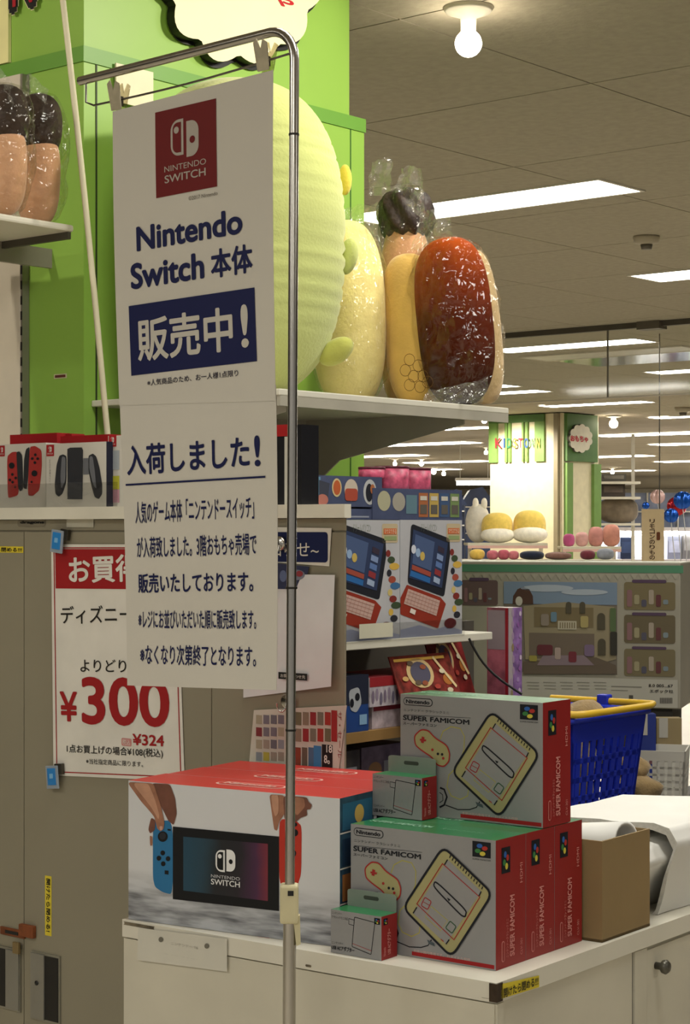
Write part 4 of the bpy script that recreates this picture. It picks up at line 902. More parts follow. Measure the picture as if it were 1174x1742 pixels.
q.poly(rnd_poly(z8([(152, 262), (180, 256), (205, 290), (215, 590), (190, 620), (168, 590)]), .2), ink('#2b2c30'), 2); q.poly(rnd_poly(z8([(272, 214), (240, 235), (222, 330), (215, 590), (245, 600), (258, 500)]), .2), ink('#2b2c30'), 2)
for x, y, r in ((112, 385, 5), (318, 455, 5), (118, 465, 2.3), (95, 515, 2.3), (148, 497, 2.3), (120, 535, 2.3), (326, 287, 2.3), (298, 322, 2.3), (348, 322, 2.3), (322, 358, 2.3), (143, 580, 1.8), (292, 533, 1.8)): q.ell(*Z8(x, y), r, r * 1.05, ink('#1c1c20'), 3, 12)
q.build('controller_print')
gb, W, H = lbox('grip_box', 'white accessory box printed with a black charging grip', 78.5, 181, 751, 0.03, 0.05, (CWH, {'t': SWR, 'r': ink('#1e2030')}), 'red and white game accessory boxes')
f = Face(gb, (0, 0, 0)); q = Print(f, lift=0.0005); red_badge(q, *Z8(423, 198), *Z8(492, 298)); q.text('Joy-Con 充電グリップ', *Z8(448, 330), *Z8(462, 560), GRY, 0, 1, -1); q.build('red_badge')
q = Print(f, lift=0.0005); GP1 = ink('#303136'); GP2 = ink('#6c6e74'); q.poly(z8([(615, 235), (640, 222), (745, 220), (757, 245), (752, 690), (617, 690)]), GP1, 2); q.poly(z8([(620, 535), (752, 535), (752, 690), (617, 690)]), ink('#45464b'), 3)
q.poly(rnd_poly(z8([(540, 295), (575, 282), (606, 300), (604, 540), (570, 640), (535, 668), (505, 640), (498, 560), (515, 380)]), .22), GP1, 1); q.poly(rnd_poly(z8([(565, 300), (600, 310), (598, 520), (560, 600), (552, 480)]), .25), GP2, 2)
q.poly(rnd_poly(z8([(805, 295), (845, 275), (875, 300), (905, 400), (930, 560), (930, 640), (900, 690), (860, 670), (830, 560), (805, 420)]), .22), GP1, 1); q.poly(rnd_poly(z8([(815, 300), (845, 300), (865, 430), (880, 600), (850, 560), (815, 420)]), .25), GP2, 2); q.rect(*Z8(757, 318), *Z8(810, 465), GP2, 1)
q.build('grip_print')
tb2, W, H = lbox('game_box', 'narrow accessory box with red corner badge half hidden by the banner', 184, 240, 739, 0.045, 0.05, (CWH, {'t': SWR}), 'red and white game accessory boxes')
f = Face(tb2, (0, 0, 0)); q = Print(f, lift=0.0005); red_badge(q, *Z8(990, 112), *Z8(1058, 212)); q.rect(*Z8(990, 480), *Z8(1085, 600), ink('#b4b13a'), 1); q.rect(*Z8(990, 600), *Z8(1085, 720), ink('#b98a98'), 1); q.rect(*Z8(1000, 250), *Z8(1085, 420), ink('#9fa6ad'), 1); q.build('print')
for x0, x1, y1, yd, lb in ((17, 97, 736, 0.10, 'red topped accessory box standing behind the controller box'), (86, 122, 737.5, 0.12, 'red accessory box edge rising behind both white boxes'), (103, 186, 738.5, 0.09, 'red topped accessory box standing behind the grip box')):
    lbox('red_box', lb, x0, x1, y1, yd, 0.03, (SWR, {}), 'red accessory boxes at the back')
fd = Face(lk, (0, -0.008, 0)); aL = fd.px(-20, 850)[0]; aR = fd.px(200, 850)[0]; h1 = fd.px(100, 822)[1]
ab = MB().box(aL, aR, -0.010, -0.008, zt, h1, ACRYL).build('clear_barrier'); ab.location = L0; ab.rotation_euler = (0, 0, R40); tag(ab, 'low clear acrylic barrier strip in front of the accessory boxes', 'barrier')
bc, W, H = lbox('black_case', 'black upright game case with a red top beside the pole', 430, 513, 722, 0.06, 0.04, (mat('#1a1a1e', 0.3), {}))
f = Face(bc, (0, 0, 0)); q = Print(f, True, 0.0005); q.rect(-W, H + 0.001, -0.028, H - 0.017, mat('#a3191c', 0.4)); q.rr(-0.03, H - 0.03, -0.024, 0.01, 0.3, ink('#4a4a52')); q.build('red_band')
pc = MB(); a0, b1 = Face(lk, (0, 0.01, 0)).px(484, 743); a1, b0 = Face(lk, (0, 0.01, 0)).px(505, 852); pc.box(a0, a1, 0.010, 0.011, zt, b1, mat('#c8c5ba', 0.6)); o = pc.build('price_card'); o.location = L0; o.rotation_euler = (0, 0, R40); tag(o, 'narrow white card standing upright before the black case', 'card')

# ---------------------------------------------------------------- toy shelf beside the cabinet
T0 = Vector((0, 3.15, 0)); ts = thing('toy_shelf', 'white toy shelf unit with price rail beside the steel cabinet', 'shelf', T0, R40)
z1 = EYE - 0.190; z2s = EYE - 0.345; z3 = EYE - 0.52; ye = 0.424
MB().box(-0.28, 0, -0.03, ye, z1 - 0.014, z1, SH).build('shelf_board', ts, 0.0015)
MB().box(-0.28, -0.01, -0.03, 0.385, z2s - 0.018, z2s, mat('#8a6a3c', 0.6, var=0.15, scale=14)).build('wooden_board', ts)
MB().box(-0.28, -0.05, -0.03, 0.34, z3 - 0.02, z3, mat('#6b6557', 0.6)).build('lower_board', ts)
MB().box(-0.30, -0.28, -0.03, 0.75, 0.0, z1, mat('#4b463e', 0.7)).build('back_panel', ts)
fTS = Face(ts, (0, 0, 0), (0, 1, 0))
q = Print(fTS, lift=0.0006)
a0, b1 = fTS.px(587, 1056); a1, b0 = fTS.px(790, 1076)
MB().box(0.0005, 0.0015, -0.02, a1, z1 - 0.002, z1 + 0.028, ACRYL).build('price_rail', ts)
q = Print(Face(ts, (0.002, 0, 0), (0, 1, 0))); q.rect(611, 1062, 668, 1083, mat('#c7c3ae', 0.7)); q.build('price_tag', ts)
def tbox(name, label, x0, x1, zb, y1, xo, dep, m, mm=None, group=None, cat='box', xin=0.0):
    # carton on the toy shelf: photo columns x0..x1 on the plane xo in front, bottom height zb, top row y1
    ff = Face(ts, (xo, 0, 0), (0, 1, 0)); a0 = ff.px(x0, 950)[0]; a1, b1 = ff.px(x1, y1)
    if x0 <= 587: a0 = min(a0, a0)
    loc = T0 + U * xo + V * a0 + Vector((0, 0, zb)); th = thing(name, label, cat, loc, R40, group)
    W = a1 - a0; H = b1 - zb; MB().box(-dep, 0, 0, W, 0.0004, H, m, mm).build('carton', th)
    return th, W, H, Face(th, (0, 0, 0), (0, 1, 0))
TW = mat('#b2b2b6', 0.4)
def laptop(name, label, x0, x1):
    th, W, H, f = tbox(name, label, x0, x1, z1, 885, -0.008, 0.06, TW, {'t': mat('#6a7488')}, 'toy laptop boxes')
    q = Print(f, True, 0.0004); X = lambda u: u * W; Y = lambda v: H * (1 - v)
    PP = lambda pts: [(X(u), Y(v)) for u, v in pts]
    q.poly(rnd_poly(PP([(0.17, 0.03), (0.79, 0.16), (0.80, 0.30), (0.70, 0.67), (0.11, 0.54)]), 0.08), ink('#20222a'), 1)
    q.poly(PP([(0.20, 0.08), (0.76, 0.20), (0.66, 0.59), (0.13, 0.49)]), ink('#2f3b5a'), 2)
    q.poly(PP([(0.23, 0.12), (0.54, 0.19), (0.48, 0.44), (0.18, 0.37)]), ink('#48597e'), 3); q.poly(PP([(0.18, 0.38), (0.48, 0.45), (0.47, 0.49), (0.17, 0.42)]), ink('#9a4a3c'), 3); q.poly(PP([(0.16, 0.43), (0.47, 0.50), (0.46, 0.545), (0.14, 0.475)]), ink('#2d64a0'), 3)
    for k in range(5):
        u = 0.60 - 0.018 * k; v = 0.22 + k * 0.066; q.poly(PP([(u, v), (u + 0.10, v + 0.028), (u + 0.088, v + 0.075), (u - 0.012, v + 0.047)]), ink(['#3a3140', '#7c8fb5', '#5a74a6', '#8a3438', '#98a8c2'][k]), 3)
    for k in range(3): q.ell(X(0.20 + 0.07 * k), Y(0.25 + 0.03 * k), 0.007, 0.008, ink(['#c9cdd8', '#8fa8c8', '#c2a85a'][k]), 4, 10)
    q.build('laptop_screen_print')
    q = Print(f, True, 0.0004)
    q.poly(rnd_poly(PP([(0.10, 0.55), (0.64, 0.67), (0.73, 0.73), (0.60, 0.94), (0.00, 0.80), (0.0, 0.66)]), 0.05), ink('#8c3122'), 1)
    q.poly(PP([(0.12, 0.585), (0.63, 0.70), (0.57, 0.83), (0.05, 0.71)]), ink('#bfa096'), 2)
    for k in range(4):
        t = k / 4; q.line(PP([(0.12 - 0.02 * k, 0.608 + 0.028 * k), (0.62 - 0.015 * k, 0.722 + 0.03 * k)]), 0.0007, ink('#a87a6e'), 3)
    for k in range(9): q.line(PP([(0.16 + 0.051 * k, 0.593 + 0.0125 * k), (0.095 + 0.052 * k, 0.71 + 0.0135 * k)]), 0.0007, ink('#a87a6e'), 3)
    q.poly(PP([(0.16, 0.75), (0.24, 0.773), (0.22, 0.81), (0.14, 0.787)]), ink('#d8cfc4'), 3); q.build('laptop_keyboard_print')
    q = Print(f, True, 0.0004); q.rr(X(0.74), Y(0.03), X(0.97), Y(0.19), 0.12, ink('#b9a98a'), 1); q.rect(X(0.76), Y(0.07), X(0.95), Y(0.12), ink('#c4683a'), 2); q.text('マウスできる', X(0.77), Y(0.075), X(0.94), Y(0.115), ink('#e0d5c0'), 0, 3); q.rect(X(0.77), Y(0.135), X(0.95), Y(0.17), ink('#8c9a6a'), 2)
    cut(q, 'badge_print'); q.text('ドリームパソコン', X(0.33), Y(0.03), X(0.58), Y(0.10), ink('#77806f'), 0, 1)
    cut(q, 'lettering')
    for k in range(11): q.ell(X(0.83 + 0.12 * ((k * 0.37) % 1)), Y(0.28 + 0.055 * k), W * (0.035 + 0.02 * (k % 3)), H * 0.03, ink(['#7a2f2a', '#3c4a34', '#c9a54a', '#2b2b33', '#9b4a3a', '#3f6a94', '#c4b070'][k % 7]), 1, 12)
    cut(q, 'picture_print'); q.poly(PP([(0.0, 0.93), (0.3, 0.90), (0.55, 0.95), (0.75, 0.92), (1, 0.97), (1, 1), (0, 1)]), ink('#8b90a8'), 1); q.ell(X(0.80), Y(0.90), W * 0.10, H * 0.045, ink('#5b2226'), 2); q.build('picture_print')
    return th
laptop('toy_laptop_box', 'toy laptop box half hidden behind the steel cabinet', 560, 680)
laptop('toy_laptop_box', 'toy laptop box nearer the open end of the shelf', 681, 786)
NB = mat('#474f6b', 0.4, var=0.12, scale=30)
zz = Face(ts, (-0.008, 0, 0), (0, 1, 0)).px(680, 885)[1]
th, W, H, f = tbox('blue_game_box', 'flat dark blue toy box lying on the toy laptop boxes, with coloured panels', 634, 786, zz + 0.0005, 834, -0.010, 0.10, NB, {'t': mat('#8a8f9c')})
q = Print(f, True, 0.0004)
for k, c_ in enumerate(('#a0623f', '#b59a52', '#3f5578', '#6f8455')):
    q.rect(W * (0.50 + 0.12 * k), H * 0.88, W * (0.605 + 0.12 * k), H * 0.1, ink(c_), 1); q.rect(W * (0.515 + .12 * k), H * 0.78, W * (0.59 + .12 * k), H * 0.64, ink('#c2bdb0'), 2); q.rect(W * (0.515 + .12 * k), H * 0.5, W * (0.59 + .12 * k), H * 0.2, ink('#5c5750'), 2)
q.ell(W * 0.12, H * 0.6, W * 0.07, H * 0.32, ink('#a8a58a')); q.ell(W * 0.28, H * 0.58, W * 0.07, H * 0.3, ink('#9d988c')); q.rect(W * 0.36, H * 0.8, W * 0.48, H * 0.2, ink('#5d7a86')); q.build('print')
th, W, H, f = tbox('blue_card_box', 'low dark blue toy box under the picture box, wedged behind the cabinet board', 578, 633, zz + 0.0005, 866, -0.012, 0.08, NB)
q = Print(f, True, 0.0004); q.rect(W * 0.1, H * 0.35, W * 0.9, H * 0.2, ink('#8d93a2')); q.build('print')
zz2 = Face(ts, (-0.012, 0, 0), (0, 1, 0)).px(620, 866)[1]; zz2 = max(zz2, zt) + 0.001
th, W, H, f = tbox('picture_toy_box', 'blue toy box with orange dome pictures resting on the cabinet board end', 514, 650, zz2, 812, -0.012, 0.05, NB, {'t': mat('#39424f')})
q = Print(f, True, 0.0004); q.rect(W * 0.0, H * 0.95, W * 0.22, H * 0.1, ink('#5f86a0')); q.poly([(W * 0.2, H * 0.85), (W * 0.33, H * 0.75), (W * 0.31, H * 0.3), (W * 0.2, H * 0.35)], ink('#3c3f4c'), 2); q.ell(W * 0.24, H * 0.22, W * 0.07, H * 0.18, ink('#a86a5e'), 3)
q.ell(W * 0.42, H * 0.62, W * 0.06, H * 0.30, ink('#c9b98a'), 1); q.ell(W * 0.42, H * 0.62, W * 0.045, H * 0.24, ink('#b25a34'), 2); q.ell(W * 0.60, H * 0.55, W * 0.085, H * 0.36, ink('#c0b4a4'), 1); q.rr(W * 0.52, H * 0.6, W * 0.68, H * 0.2, 0.3, ink('#a34a38'), 2)
q.ell(W * 0.84, H * 0.5, W * 0.085, H * 0.42, ink('#b0b2b4'), 1); q.ell(W * 0.83, H * 0.48, W * 0.045, H * 0.30, ink('#22242c'), 2); q.ell(W * 0.87, H * 0.6, W * 0.03, H * 0.16, ink('#a0623f'), 3); q.build('print')
zz3 = Face(ts, (-0.01, 0, 0), (0, 1, 0)).px(700, 834)[1]
for k, (xa, xb, yb, zb_, lb) in enumerate(((618, 647, 795, zz2 + 0.06, 'pink flowery canister next to the pillar, of three on the blue boxes'), (648, 685, 794, zz3 + 0.0005, 'pink flowery canister in the middle of three on the blue boxes'), (685.5, 722, 797, zz3 + 0.0005, 'pink flowery canister at the outer end of three on the blue boxes'))):
    ff = Face(ts, (-0.05, 0, 0), (0, 1, 0)); a0 = ff.px(xa, 820)[0]; a1, b1 = ff.px(xb, yb); zb_ = min(zb_, b1 - 0.03) if k else Face(ts, (-0.012, 0, 0), (0, 1, 0)).px(620, 812)[1] + 0.0005
    r = (a1 - a0) / 2; Hc = b1 - zb_; th = thing('pink_canister', lb, 'canister', T0 + U * -0.05 + V * ((a0 + a1) / 2) + Vector((0, 0, zb_)), R40, 'pink flowery canisters')
    PNK = mat('#b9506c', 0.4, var=0.55, scale=70)
    MB().lathe([(r * 0.97, 0.0003), (r, 0.001), (r, Hc - 0.004)], PNK, (0, 0, 0), 24).build('can_body', th)
    MB().lathe([(r * 1.02, Hc - 0.004), (r * 1.02, Hc), (0, Hc)], mat('#5a2230', 0.4), (0, 0, 0), 24).build('lid', th)
# lower shelf goods
DBL = mat('#22407c', 0.4, var=0.1)
th, W, H, f = tbox('blue_robot_box', 'deep blue toy box with a pale helmet shape on its front', 560, 627, z2s, 1147, -0.015, 0.12, DBL, {'t': mat('#1b2233')})
q = Print(f, True, 0.0004); q.rect(0, H, W, H * 0.48, ink('#23283a'), 1); q.poly(rnd_poly([(W * 0.48, H * 0.75), (W * 0.75, H * 0.8), (W * 0.82, H * 0.5), (W * 0.68, H * 0.34), (W * 0.52, H * 0.4)], .3), ink('#a3a7ad'), 2); q.ell(W * 0.56, H * 0.52, W * 0.05, H * 0.08, ink('#1a1c22'), 3); q.ell(W * 0.7, H * 0.62, W * 0.06, H * 0.07, ink('#1a1c22'), 3); q.rect(W * 0.76, H * 0.3, W * 0.95, H * 0.12, ink('#7fa3c4'), 2); q.build('print')
PKB = mat('#b5a7ae', 0.5, var=0.3, scale=60); 
th, W, H, f = tbox('pale_game_box', 'pale pink patterned board game box with red edge, underneath', 633, 745, z2s, 1190, -0.02, 0.12, PKB, {'t': mat('#8e3d45')})
q = Print(f, True, 0.0004); q.rect(W * 0.02, H, W * 0.98, H * 0.8, ink('#7d2a34')); q.build('print'); zz4 = th.location.z + H
th, W, H, f = tbox('red_game_box', 'red lidded board game box with white patterned side, uppermost', 629, 756, zz4 + 0.0006, 1141, -0.012, 0.12, mat('#b3aab2', 0.5, var=0.25, scale=70), {'t': mat('#8c2a30')})
q = Print(f, True, 0.0004); q.rect(0, H, W, H * 0.68, ink('#93262c'))
for k in range(18): q.ell(W * (0.04 + 0.052 * k), H * (0.34 + 0.08 * math.sin(k * 2.1)), W * 0.018, H * 0.22, ink(['#77697c', '#8d7f92', '#6c6478'][k % 3]), 2, 10)
q.build('print')
# red blister packs leaning on the boxes
for k, (x0, x1, yt, yb, xo, lb) in enumerate(((700, 800, 1120, 1190, 0.03, 'red blister toy pack with oval window, in front'), (758, 818, 1088, 1190, -0.05, 'red blister toy pack with oval window, behind and higher'))):
    ff = Face(ts, (xo, 0, 0), (0, 1, 0)); a0, b1 = ff.px(x0, yt); a1, b0 = ff.px(x1, yb); b0 = z2s + 0.001
    th = thing('toy_pack', lb, 'toy pack', T0 + U * xo + V * a0 + Vector((0, 0, b0)), R40, 'red toy packs under the shelf')
    W, H = a1 - a0, b1 - b0; hx = 0.05
    MB().prism([(0, 0, 0.0), (0, W, 0.0), (-hx, W, H), (-hx, 0, H)], (-0.003, 0, 0.0), [mat('#742a24', 0.35, var=0.6, scale=60), mat('#6c1c1c', 0.35, var=0.5, scale=45), mat('#7c4a34', 0.3, var=0.6, scale=50)][k]).build('backing_card', th)
    ez = Vector((-hx, 0, H)).normalized(); f = Face(th, (0.0, 0, 0), (0, 1, 0), ez); q = Print(f, True, 0.0008); Ls = Vector((-hx, 0, H)).length
    q.ell(W * 0.42, Ls * 0.74, W * 0.22, Ls * 0.21, ink('#c2a878'), 1); q.ell(W * 0.42, Ls * 0.74, W * 0.16, Ls * 0.16, ink('#4d4a5c'), 2); q.rect(W * 0.05, Ls * 0.96, W * 0.9, Ls * 0.92, ink('#c9a04a'), 1)
    q.line([(W * 0.7, Ls * 0.95), (W * 0.95, Ls * 0.5)], 0.006, ink('#d0b98a'), 2); q.ell(W * 0.85, Ls * 0.62, W * 0.08, Ls * 0.08, ink('#a8662c'), 1)
    for j in range(9): q.ell(W * (0.1 + 0.83 * ((j * 0.41) % 1)), Ls * (0.40 + 0.5 * ((j * 0.29 + 0.1) % 1)), W * 0.05, Ls * 0.035, ink(['#b9925a', '#8a4a30', '#c9bda0', '#5a4a3c', '#a03a30'][j % 5]), 3, 10)
    q.build('print')
for x0, x1, yt, xo, lb, hx_ in ((615, 690, 1262, -0.06, 'dim purple printed box on the lowest board of the toy shelf', '#5d5260'), (560, 612, 1275, -0.03, 'dark grey box on the lowest board beside the cabinet', '#34302e')):
    th, W, H, f = tbox('dim_toy_box', lb, x0, x1, z3, yt, xo, 0.1, mat(hx_, 0.5, var=0.4, scale=35)); q = Print(f, True, 0.0004); q.ell(W * .3, H * .7, W * .15, H * .1, ink('#8a6a4c')); q.rect(W * .5, H * .8, W * .9, H * .4, ink('#7f8088')); q.build('print')
# black cable drooping in front
pts = [P(798 + 90 * t - 12 * math.sin(math.pi * t), 1086 + 95 * t + 22 * math.sin(math.pi * t) * 0.2, 3.36) for t in [k / 10 for k in range(11)]]
o = MB().tube(pts, 0.0022, BLACK, 8).build('black_cable'); tag(o, 'thin black cable drooping below the end of the toy shelf', 'cable')

# ---------------------------------------------------------------- rear table and the goods on it
ZR = EYE - 0.56
rt = thing('low_table', 'dark low table behind the counter carrying baskets and the dollhouse box', 'table', Vector((0.72, 3.10, 0)), R40)
MB().box(-0.62, 0.75, 0.0, 1.30, ZR - 0.03, ZR, mat('#3a362f', 0.5)).build('table_top', rt)
for x in (-0.58, 0.68):
    for y in (0.03, 1.22): MB().box(x, x + 0.04, y, y + 0.04, 0, ZR - 0.03, DK).build('leg', rt)
# purple toy box standing upright
c = P(888, 1180, 3.62); pb2 = thing('purple_toy_box', 'tall purple and silver patterned toy box standing at the shelf end', 'box', (c.x, c.y, ZR), R40)
hP = P(870, 1033, 3.62).z - ZR
MB().box(-0.05, 0, -0.045, 0, 0.0005, hP, mat('#84649a', 0.4, var=0.45, scale=45), {'f': mat('#94505c', 0.5, var=0.5, scale=30), 't': mat('#a8a2a0')}).build('carton', pb2)
q = Print(Face(pb2, (0, -0.045, 0), (0, 1, 0)), True, 0.0004); q.rect(0.0, hP, 0.014, 0.0, ink('#a39a9c'))
random.seed(11)
for k in range(14): q.ell(0.008 + 0.012 * random.random(), hP - 0.01 - k * 0.022, 0.004, 0.008, ink(random.choice(['#8a7a5a', '#6e6a80', '#9c86a0'])), 2, 8); q.ell(0.03 + 0.01 * random.random(), hP - 0.012 - k * 0.021, 0.004, 0.005, ink(random.choice(['#a48ab8', '#c2b0c8', '#8a5a9a'])), 2, 8)
q.build('print')
q = Print(Face(pb2, (0, -0.045, 0)), True, 0.0004); q.rect(-0.048, hP - 0.005, -0.008, hP - 0.08, ink('#8a7c80')); q.rect(-0.007, hP, -0.001, 0.0, ink('#8c1f28')); q.build('red_edge_print')
# large pale dollhouse box
A20 = math.radians(18); dh_c = P(1158, 1207, 4.2); DH_H = P(1158, 957, 4.2).z - dh_c.z
dh = thing('dollhouse_box', 'big pale shrink-wrapped dollhouse box with green top band behind the basket', 'box', (dh_c.x, dh_c.y, dh_c.z), -A20)
DW = 0.56; DHM = mat('#8f8a7c', 0.4, var=0.05)
MB().box(-DW, 0, 0, 0.17, 0.0, DH_H, DHM, {'t': mat('#b7bdae', 0.3)}).build('carton', dh, 0.003)
f = Face(dh, (0, -0.0002, 0)); Z1 = lambda x, y: (780 + x / 2.98, 900 + y / 2.98); z1p = lambda pts: [Z1(*p) for p in pts]
q = Print(f, lift=0.0005); q.rect(*Z1(-60, 178), *Z1(1140, 224), ink('#4a7a5e'), 1)
for k in range(26): q.poly(z1p([(30 + k * 42, 226), (72 + k * 42, 226), (51 + k * 42, 258)]), ink('#979283'), 1)
q.build('green_band')
q = Print(f, lift=0.0005); q.rect(*Z1(230, 266), *Z1(805, 735), ink('#6a6258'), 1); q.rect(*Z1(230, 266), *Z1(805, 385), ink('#6f7f92'), 2); q.ell(*Z1(450, 300), 45, 6, ink('#9aa2ac'), 3); q.ell(*Z1(640, 320), 40, 5, ink('#9aa2ac'), 3)
q.poly(z1p([(330, 390), (540, 370), (790, 395), (800, 660), (690, 690), (340, 660)]), ink('#857a62'), 3); q.rect(*Z1(385, 395), *Z1(685, 500), ink('#6d6046'), 4); q.rect(*Z1(360, 525), *Z1(690, 660), ink('#665a4e'), 4)
q.poly(z1p([(275, 380), (278, 340), (300, 305), (330, 292), (360, 305), (378, 340), (380, 380)]), ink('#4a352c'), 3); q.ell(*Z1(308, 365), 6, 8, ink('#b0aca0'), 4)
q.rect(*Z1(505, 465), *Z1(600, 510), ink('#a8a08c'), 5)
for k in range(7): q.rect(*Z1(515 + k * 12, 473), *Z1(520 + k * 12, 502), ink('#6d6046'), 6)
for x, y, s_ in ((725, 470, 1), (728, 600, 1), (560, 400, 0.7), (630, 400, 0.7)): q.rr(*Z1(x - 20 * s_, y - 45 * s_), *Z1(x + 20 * s_, y + 40 * s_), 0.5, ink('#4a4436'), 6, (0, 0, 1, 1))
for x0, y0, x1, y1, c_ in ((400, 585, 480, 640, '#5a2a30'), (420, 430, 460, 490, '#7f7468'), (640, 585, 690, 645, '#6e5c74'), (490, 600, 520, 660, '#9a8880'), (560, 620, 600, 675, '#6a2c34'), (360, 640, 400, 670, '#8c8240'), (470, 420, 500, 470, '#5f7888'), (620, 440, 660, 500, '#9a8c5c'), (770, 520, 806, 640, '#33302a'), (770, 400, 800, 520, '#50603f')): q.rr(*Z1(x0, y0), *Z1(x1, y1), 0.25, ink(c_), 7)
q.poly(z1p([(330, 670), (700, 650), (800, 690), (805, 735), (330, 735)]), ink('#5c5044'), 5); q.poly(z1p([(430, 640), (640, 640), (690, 690), (400, 690)]), ink('#7a6a70'), 6); q.build('house_picture_print')
for x0, y0, x1, y1, c_ in ((15, 258, 200, 388, '#5c4a48'), (840, 268, 1100, 412, '#6d6248'), (840, 434, 1100, 582, '#5e5440'), (840, 606, 1100, 750, '#6a6048')):
    q = Print(f, lift=0.0005); q.rr(*Z1(x0, y0), *Z1(x1, y1), 0.1, ink(c_), 1); q.rr(*Z1(x0 + 40, y0 - 12), *Z1(x1 - 45, y0 + 6), 0.5, ink('#4d3b4e'), 2)
    for k in range(6): q.rr(*Z1(x0 + 15 + k * (x1 - x0 - 40) / 6, y0 + 40 + 25 * ((k * 7) % 3)), *Z1(x0 + 15 + (k + 0.7) * (x1 - x0 - 40) / 6, y1 - 18 - 12 * (k % 2)), 0.3, ink(['#7a5a5c', '#8c8468', '#4c4a56', '#94887a', '#5a3436', '#6f7a80'][k]), 2)
    q.build('room_picture_print')
q = Print(f, lift=0.0005); q.rect(*Z1(300, 745), *Z1(1112, 908), ink('#a39f94'), 1)
for k in range(5):
    for j in range(3): q.rect(*Z1(345 + k * 85 + j * 4, 775 + j * 16), *Z1(410 + k * 85, 780 + j * 16), ink('#7d7970'), 2)
q.rect(*Z1(775, 795), *Z1(930, 803), ink('#6d6960'), 2); q.rect(*Z1(775, 815), *Z1(860, 820), ink('#6d6960'), 2); q.text('8.0 005...67', *Z1(965, 785), *Z1(1088, 803), TXTB, 0.02); q.text('エポック社', *Z1(970, 812), *Z1(1090, 832), TXTB, 0.02); q.rect(*Z1(865, 842), *Z1(886, 864), ink('#4a4742'), 2)
for k in range(14): q.rect(*Z1(1022 + k * 4.6, 855), *Z1(1024.5 + k * 4.6, 884), TXTB, 2)
q.rr(*Z1(903, 876), *Z1(962, 890), 0.3, TXTB, 2); q.build('information_lettering')
rs = MB().box(-0.52, -0.02, 0.01, 0.16, ZR - dh_c.z, -0.0005, mat('#2f2b26', 0.7)).build('riser_block'); rs.location = dh_c; rs.rotation_euler = (0, 0, -A20); tag(rs, 'dark riser block underneath the dollhouse box', 'riser')
# blue shopping basket
def basket(name, label, c, lx, ly, h, m, nx, ny, rows, rot, taper=0.82, rim=0.02):
    th = thing(name, label, 'basket', c, rot)
    def wall(p0, p1, n):
        # p0,p1: top corners (outer); the wall leans inwards to the taper
        p0, p1 = Vector(p0), Vector(p1); mb = MB()
        def at(u, v, off):
            p = p0 * (1 - u) + p1 * u; k = taper + (1 - taper) * v; nrm = Vector((p1.y - p0.y, -(p1.x - p0.x), 0)).normalized()
            return Vector((p.x * k, p.y * k, h * v)) - nrm * off
        def bar(u0, u1, v0, v1):
            a = [at(u0, v0, 0), at(u1, v0, 0), at(u1, v1, 0), at(u0, v1, 0)]; b = [at(u0, v0, 0.003), at(u1, v0, 0.003), at(u1, v1, 0.003), at(u0, v1, 0.003)]
            mb.add(a + b, [(0, 1, 2, 3), (7, 6, 5, 4), (0, 4, 5, 1), (1, 5, 6, 2), (2, 6, 7, 3), (3, 7, 4, 0)], m)
        v_hi = 0.82
        bar(0, 1, v_hi, 1); bar(0, 1, 0, 0.06)
        for r in range(1, rows): v = 0.06 + (v_hi - 0.06) * r / rows; bar(0, 1, v - 0.022, v + 0.022)
        for k in range(n + 1):
            u = k / n; wd = 0.30 / n; bar(max(0, u - wd), min(1, u + wd), 0.06, v_hi)
        bar(0, 0.06, 0.06, v_hi); bar(0.94, 1, 0.06, v_hi)
        return mb.build('lattice_wall', th)
    X, Y = lx / 2, ly / 2
    wall((-X, -Y, 0), (X, -Y, 0), nx); wall((X, -Y, 0), (X, Y, 0), ny); wall((X, Y, 0), (-X, Y, 0), nx); wall((-X, Y, 0), (-X, -Y, 0), ny)
    MB().box(-X * taper, X * taper, -Y * taper, Y * taper, 0.0005, 0.005, m).build('bottom', th)
    return th
BLU = mat('#1b30b4', 0.35, var=0.05); hbk = 0.56 - (1212 - 900) * 3.45 / F
bc_ = P(936, 1400, 3.47); bk = basket('shopping_basket', 'blue plastic shopping basket with yellow handle behind the stacked boxes', (bc_.x, bc_.y, ZR), 0.26, 0.25, hbk, BLU, 11, 10, 5, R40)
rmb = MB()
X, Y = 0.132, 0.127; rim_pts = [(-X, -Y, hbk), (X, -Y, hbk), (X, Y, hbk), (-X, Y, hbk), (-X, -Y, hbk)]
rmb.tube(rim_pts, 0.006, BLU, 10); rmb.build('rim', bk)
YH = mat('#cfa92e', 0.4); MB().tube([(-0.09, Y + 0.012, hbk + 0.01), (X - 0.02, Y + 0.012, hbk + 0.012), (X + 0.008, Y + 0.004, hbk + 0.013), (X + 0.016, Y - 0.02, hbk + 0.012), (X + 0.016, -Y * 0.8, hbk + 0.012), (X + 0.01, -Y, hbk + 0.012), (X * 0.5, -Y - 0.01, hbk + 0.01)], 0.0065, YH, 10).build('yellow_handle', bk)
hg = Vector((0.03, Y + 0.012, hbk + 0.012)); MB().box(hg.x - 0.012, hg.x + 0.012, hg.y - 0.010, hg.y + 0.010, hg.z - 0.012, hg.z + 0.012, BLU).build('handle_hinge', bk, 0.003)
